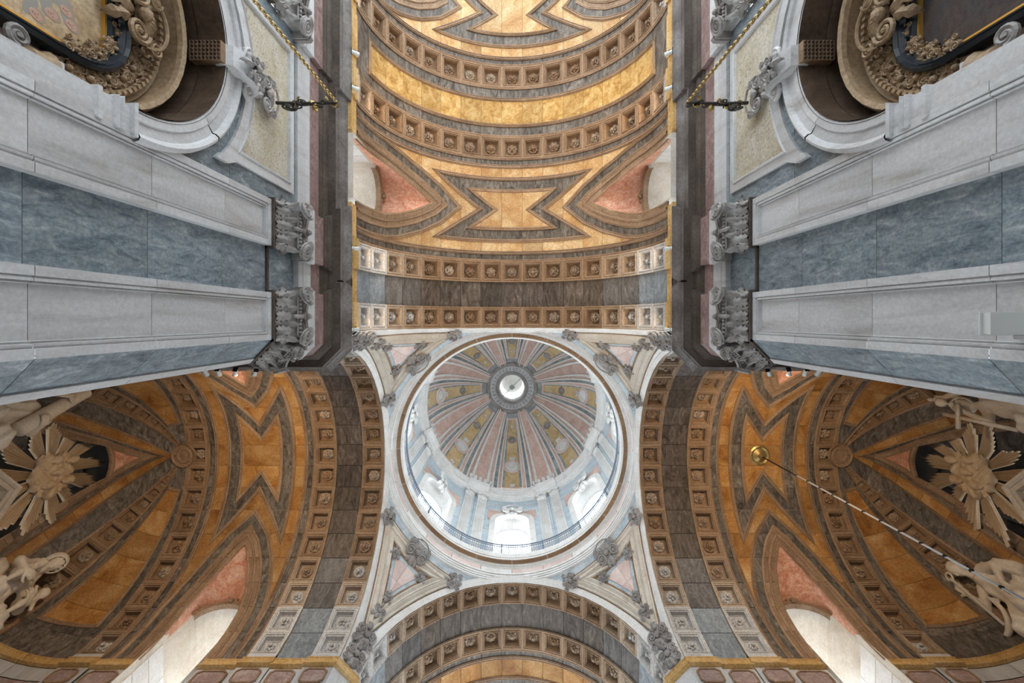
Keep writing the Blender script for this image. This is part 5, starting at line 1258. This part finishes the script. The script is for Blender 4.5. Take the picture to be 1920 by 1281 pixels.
pt(MB().box(W1((0, .98, 0))[0], W1((0, .90, 0))[0], CY - 2.46, CY - 2.34, 13.6, 15.95), 'cross_shaft'); pt(MB().box(W1((0, .985, 0))[0], W1((0, .895, 0))[0], CY - 2.85, CY - 1.98, 15.36, 15.48), 'cross_bar')
pt(polish(lambda P: cap(P, W1((-2.82, .55, 16.6)), W1((-2.72, .5, 17.05)), .1, .03) + .02 * np.sin(P[..., 2] * 20), (W1((0, .9, 0))[0], CY - 3.1, 16.4), (W1((0, .2, 0))[0], CY - 2.5, 17.2), .03), 'flame')
pt = statue(st_fortitude, (-4.0, -.7, 12.9), (-1.4, 1.5, 15.85), -1, 'white statue embracing a broken column')
W2 = lambda p: wpt(-1, p)
a, b = Vector(W2((-3.1, .45, 16.6))), Vector(W2((-2.25, .62, 14.2)))
pt(MB().tube([a, a + (b - a) * .03, a + (b - a) * .05, b], [.24, .24, .225, .25], 20), 'column')

# gilt glories in front of the apse windows
def glory_sdf(P):
    d = None; rnd = random.Random(5)
    for c, r in (((-.1, .1, 0), (.62, .3, .5)), ((.35, .12, -.35), (.5, .26, .34)), ((-.55, .12, -.25), (.42, .24, .36)), ((.5, .1, .3), (.38, .2, .34)), ((-.45, .1, .45), (.4, .2, .3)), ((.05, .14, -.6), (.5, .24, .3)), ((0, .1, .6), (.36, .2, .28)), ((.75, .1, -.1), (.3, .18, .3))):
        e = ell(P, c, r); d = e if d is None else smin(d, e, .08)
    d = d + .03 * np.sin(11 * P[..., 0] + 3 * np.sin(6 * P[..., 2])) * np.sin(10 * P[..., 2])
    for c, yaw in (((-.1, .38, -.05), .1), ((.42, .34, .42), -.5), ((-.42, .34, .62), .4), ((-.62, .34, -.05), .6), ((.35, .36, -.42), -.3)):
        d = smin(d, head_sdf(P, c, .2, yaw, .55), .02)
        for s in (-1, 1):
            for i in range(4):
                a = .5 + i * .28; d = smin(d, cap(P, (c[0] + s * .15, c[1] - .08, c[2] - .16), (c[0] + s * (.18 + .24 * cos(a)), c[1] - .06, c[2] - .12 - .26 * sin(a)), .05, .035), .015)
    return d
GLORY = polish(glory_sdf, (-1.2, -.3, -1.15), (1.25, .75, 1.1), .021)
for sgn, side in ((-1, 'left'), (1, 'right')):
    g = empty('sunburst_glory', 'sand coloured sunburst with cherub heads in the %s apse' % side, 'sculpture', loc=(sgn * 17.82, CY, 16.42))
    mb = MB(); mb.v = [(-sgn * (p[1] + .05), p[0] * .88, p[2] * .88) for p in GLORY.v]; mb.f = GLORY.f; mb.build('cherub_cloud', 'glory', g, True)
    rnd = random.Random(21 if sgn < 0 else 34); nb = 13
    for b_ in range(nb):
        a0 = 2 * pi * b_ / nb + .1; L0 = rnd.uniform(1.95, 2.4); nf = rnd.choice((6, 7, 7, 8)); span = 2 * pi / nb * .76; pk = rnd.choice((1, 2, 3))
        for i in range(nf):
            a = a0 + span * (i - (nf - 1) / 2) / nf; da = span / nf / 2 * .98; L = L0 * (1 - .075 * abs(i - pk)) * rnd.uniform(.93, 1.03); r0 = .55
            P_ = lambda aa, rr, h: (-sgn * h, rr * cos(aa), rr * sin(aa))
            v = [P_(a - da, r0, .02), P_(a, r0, .10), P_(a + da, r0, .02), P_(a - da, L * .97, .02), P_(a, L * 1.02, .11), P_(a + da, L * .95, .02), P_(a, r0, -.04), P_(a, L, -.03)]
            MB().add(v, [(0, 1, 4, 3), (1, 2, 5, 4), (0, 3, 7, 6), (2, 6, 7, 5), (3, 4, 7), (4, 5, 7)]).build('ray', 'glory', g)
    # pediment of the altar under the glory
    pd = empty('altar_pediment', 'pale moulded pediment of the altar under the %s glory' % side, 'pediment', loc=(sgn * 17.27, CY, 11.9))
    prof = [(1.2, .0), (.55, .0), (.55, -.12), (.40, -.14), (.36, -.22), (.20, -.22), (.16, -.3), (.06, -.32), (.0, -.42), (-.02, -.5)]
    prof = [(0.0, .02), (.0, -.06), (.05, -.12), (.09, -.13), (.09, -.26), (.30, -.27), (.32, -.32), (.36, -.36), (.40, -.46), (.42, -.50), (.45, -.5)]
    path = [(-3.4, 3.2 - 3.4 * .78), (0, 3.2), (3.4, 3.2 - 3.4 * .78)]
    of = offsets(path, False)
    for seg in (0, 1):
        rows = []
        for i in (seg, seg + 1):
            p, n_ = path[i], of[i]; rows.append([(sgn * d, p[0] + n_[0] * h, p[1] + n_[1] * h) for d, h in prof])
        MB().grid(rows).build('raking_cornice', 'creamstone', pd)
        q = [(p[0], p[1]) for p in path[seg:seg + 2]]
        sq = MB()
        for t0, t1 in ((.06, .30), (.34, .58), (.62, .92)):
            c = [(path[seg][0] + (path[seg + 1][0] - path[seg][0]) * t, path[seg][1] + (path[seg + 1][1] - path[seg][1]) * t) for t in (t0, t1)]
            MB().add([(sgn * d, y, z - .36) for d in (.13, .27) for y, z in c] + [(sgn * d, y, z - .30) for d in (.13, .27) for y, z in c], [(0, 1, 3, 2), (0, 1, 5, 4), (2, 3, 7, 6), (0, 2, 6, 4), (1, 3, 7, 5)]).build('soffit_panel', 'carved', pd)
    MB().add([(sgn * .45, y, z) for y, z in ((-3.4, -1), (-3.4, .1), (0, 2.75), (3.4, .1), (3.4, -1))], [(0, 1, 2, 3, 4)]).build('tympanum', 'creamstone', pd)
    MB().add([(sgn * d, y, z) for d in (0.0, .44) for y, z in ((-3.4, .55), (0, 3.2), (3.4, .55))], [(0, 1, 4, 3), (1, 2, 5, 4)]).build('pediment_top', 'creamstone', pd)

# ------------------------------------------------------------------ chandelier cable, brackets, lamps, floodlight
cx = ARM['transept_right'][3](10.7) - .12
ch = empty('chandelier_cable', 'steel cable with knots hanging from a gilt rose in the right transept vault', 'cable', loc=(cx, CY, ZC))
ro = MB()
for i in range(10): leaf(.40, .28, .5, .8, 2, 6, 4, mb=ro, mat=RX(pi) @ RZ(2 * pi * i / 10) @ TR(.06, 0, 0))
for i in range(6): leaf(.22, .16, .9, .9, 1, 5, 2, mb=ro, mat=RX(pi) @ RZ(2 * pi * i / 6) @ TR(.03, 0, .08))
ro.lathe([(.42, -.0), (.44, -.05), (.38, -.09), (.3, -.05), (.12, -.14), (.06, -.25), (.001, -.27)], n=24)
ro.build('ceiling_rose', 'brass', ch)
MB().tube([(0, 0, -.2), (0, 0, -13.0)], .016, 6).build('cable', 'steel', ch); MB().tube([(.05, 0, -2.2), (.05, 0, -13.0)], .016, 6).build('cable', 'steel', ch)
MB().tube([(0, 0, -.2), (0, 0, -2.4)], .03, 6).build('chain', 'iron', ch)
kn = MB().tube([(-.02, 0, -.03), (.07, 0, -.03)], .028, 8).ball((.025, 0, 0), (.045, .035, .03), 8, 5).mesh('cable_clamp', 'iron')
z = -2.4
while z > -13: inst('cable_clamp', kn, ch, TR(0, 0, z)); z -= .62
for s, side in ((-1, 'left'), (1, 'right')):
    br = empty('lamp_bracket', 'dark iron scroll bracket with a hanging chain on the %s nave wall' % side, 'bracket', loc=(s * 5.5, -AY + .06, 9.98))
    X = lambda d: -s * d
    MB().tube([(X(0), 0, 0), (X(.25), 0, .03), (X(.6), 0, .06), (X(1.0), 0, .03), (X(1.42), 0, .0)], [.04, .045, .05, .04, .035], 8).build('arm', 'iron', br)
    sp = MB()
    for c, r_, t in ((.38, .15, 1), (.62, .12, -1), (.92, .10, 1), (1.15, .09, -1), (1.32, .07, 1)): volute(r_, 1.7, .022, t, mb=sp, mat=TR(X(c), 0, .03 + t * .1), n=18)
    sp.build('scrollwork', 'iron', br)
    lv = leaf(.24, .13, .6, .9, 2, 5, 2).mesh('iron_leaf', 'brass')
    for i in range(8): inst('iron_leaf', lv, br, TR(X(.3 + .14 * i), 0, .04) @ RZ(i * 1.9) @ RX(.8 * i))
    v = MB(); volute(.17, 2.0, .03, 1, mb=v, mat=TR(X(.36), .16, -.12), n=22); v.build('wall_scroll', 'iron', br)
    link = MB().tube([(.028 * cos(t), 0, .05 * sin(t)) for t in [2 * pi * i / 10 for i in range(10)]], .011, 5, closed=True).mesh('chain_link', 'brass')
    for i in range(52): inst('chain_link', link, br, TR(X(1.42), 0, -.04 - .082 * i) @ RZ(pi / 2 * (i % 2)) @ SC(1.15))
# small spotlights on the cornices
def P3(px, py, Z): return Vector(((px - 960) * Z / F, (py - 600) * Z / F, Z))
house = MB().lathe([(.001, -.14), (.05, -.14), (.06, -.12), (.06, .06), (.075, .1), (.07, .1), (.06, .07)], n=14).mesh('housing', 'box')
lens = MB().lathe([(.001, .085), (.062, .085)], n=14).mesh('lens', 'lampglass')
dark_lens = MB().lathe([(.001, .085), (.062, .085)], n=14).mesh('lens', 'iron')
stand = MB().box(-.015, .015, -.09, -.06, -.16, .02).box(-.06, .06, -.1, .1, -.17, -.15).mesh('bracket', 'iron')
def spot(px, py, Z, aim, lit, label, power=1.0):
    p = P3(px, py, Z); e = empty('spotlight', label, 'spotlight', loc=p)
    d = (Vector(aim) - p).normalized(); e.rotation_mode = 'QUATERNION'; e.rotation_quaternion = Vector((0, 0, 1)).rotation_difference(d)
    inst('housing', house, e); inst('lens', lens if lit else dark_lens, e); inst('bracket', stand, e)
    if power:
        l = bpy.data.lights.new('spot_lamp', 'SPOT'); l.energy = LAMP_W * power; l.color = (1.0, .73, .45); l.spot_size = radians(125); l.spot_blend = .9; l.shadow_soft_size = .12
        o = bpy.data.objects.new('spot_lamp', l); o.location = p + d * .14; o.rotation_mode = 'QUATERNION'; o.rotation_quaternion = Vector((0, 0, -1)).rotation_difference(d); COL.objects.link(o)
nth = ['first', 'second', 'third', 'fourth']
for s, side in ((-1, 'left'), (1, 'right')):
    for i, (py, lit) in enumerate(((100, s > 0), (166, False), (466, False), (618, True))):
        Z = 13.3; x = 960 + s * 4.86 * F / Z
        what = ['below the golden travertine band', 'beside the second coffered arch', 'under the wide streaked arch band', 'at the corner of the crossing'][i]
        spot(x, py, Z, (0, (py - 600) * Z / F, 18.5), lit, 'small %s spotlight on the %s nave ledge %s' % ('lit' if lit else 'white', side, what), .7)
    for i, px in enumerate((386, 410, 441, 478)):
        q = px if s < 0 else 1920 - px + (8, 0, -6, -20)[i] * 0
        spot(q, 699, 12.9, (s * (9.2 + i * 1.3), CY + 2.2, 17.5), True, '%s of four lit spotlights on the %s transept cornice, counted from the apse' % (nth[i], side), 1.15)
fx = empty('floodlight', 'white box floodlight fixed to the right pilaster nearest the crossing', 'floodlight', loc=(5.5, .04, 4.6))
bxm = MB().add([(-.36, -.12, 0), (.2, -.12, 0), (.2, .12, 0), (-.36, .12, 0), (-.33, -.11, .11), (.2, -.11, .11), (.2, .11, .11), (-.33, .11, .11)], [(0, 1, 2, 3), (4, 5, 6, 7), (0, 1, 5, 4), (1, 2, 6, 5), (2, 3, 7, 6), (3, 0, 4, 7)])
bxm.build('case', 'box', fx)
MB().box(-.36, .2, -.13, .13, .105, .12).build('visor', 'box', fx); MB().box(.02, .1, .1, .18, .02, .1).build('mount', 'box', fx); MB().box(.0, .12, .13, .17, -.05, .1).build('bracket', 'steel', fx)
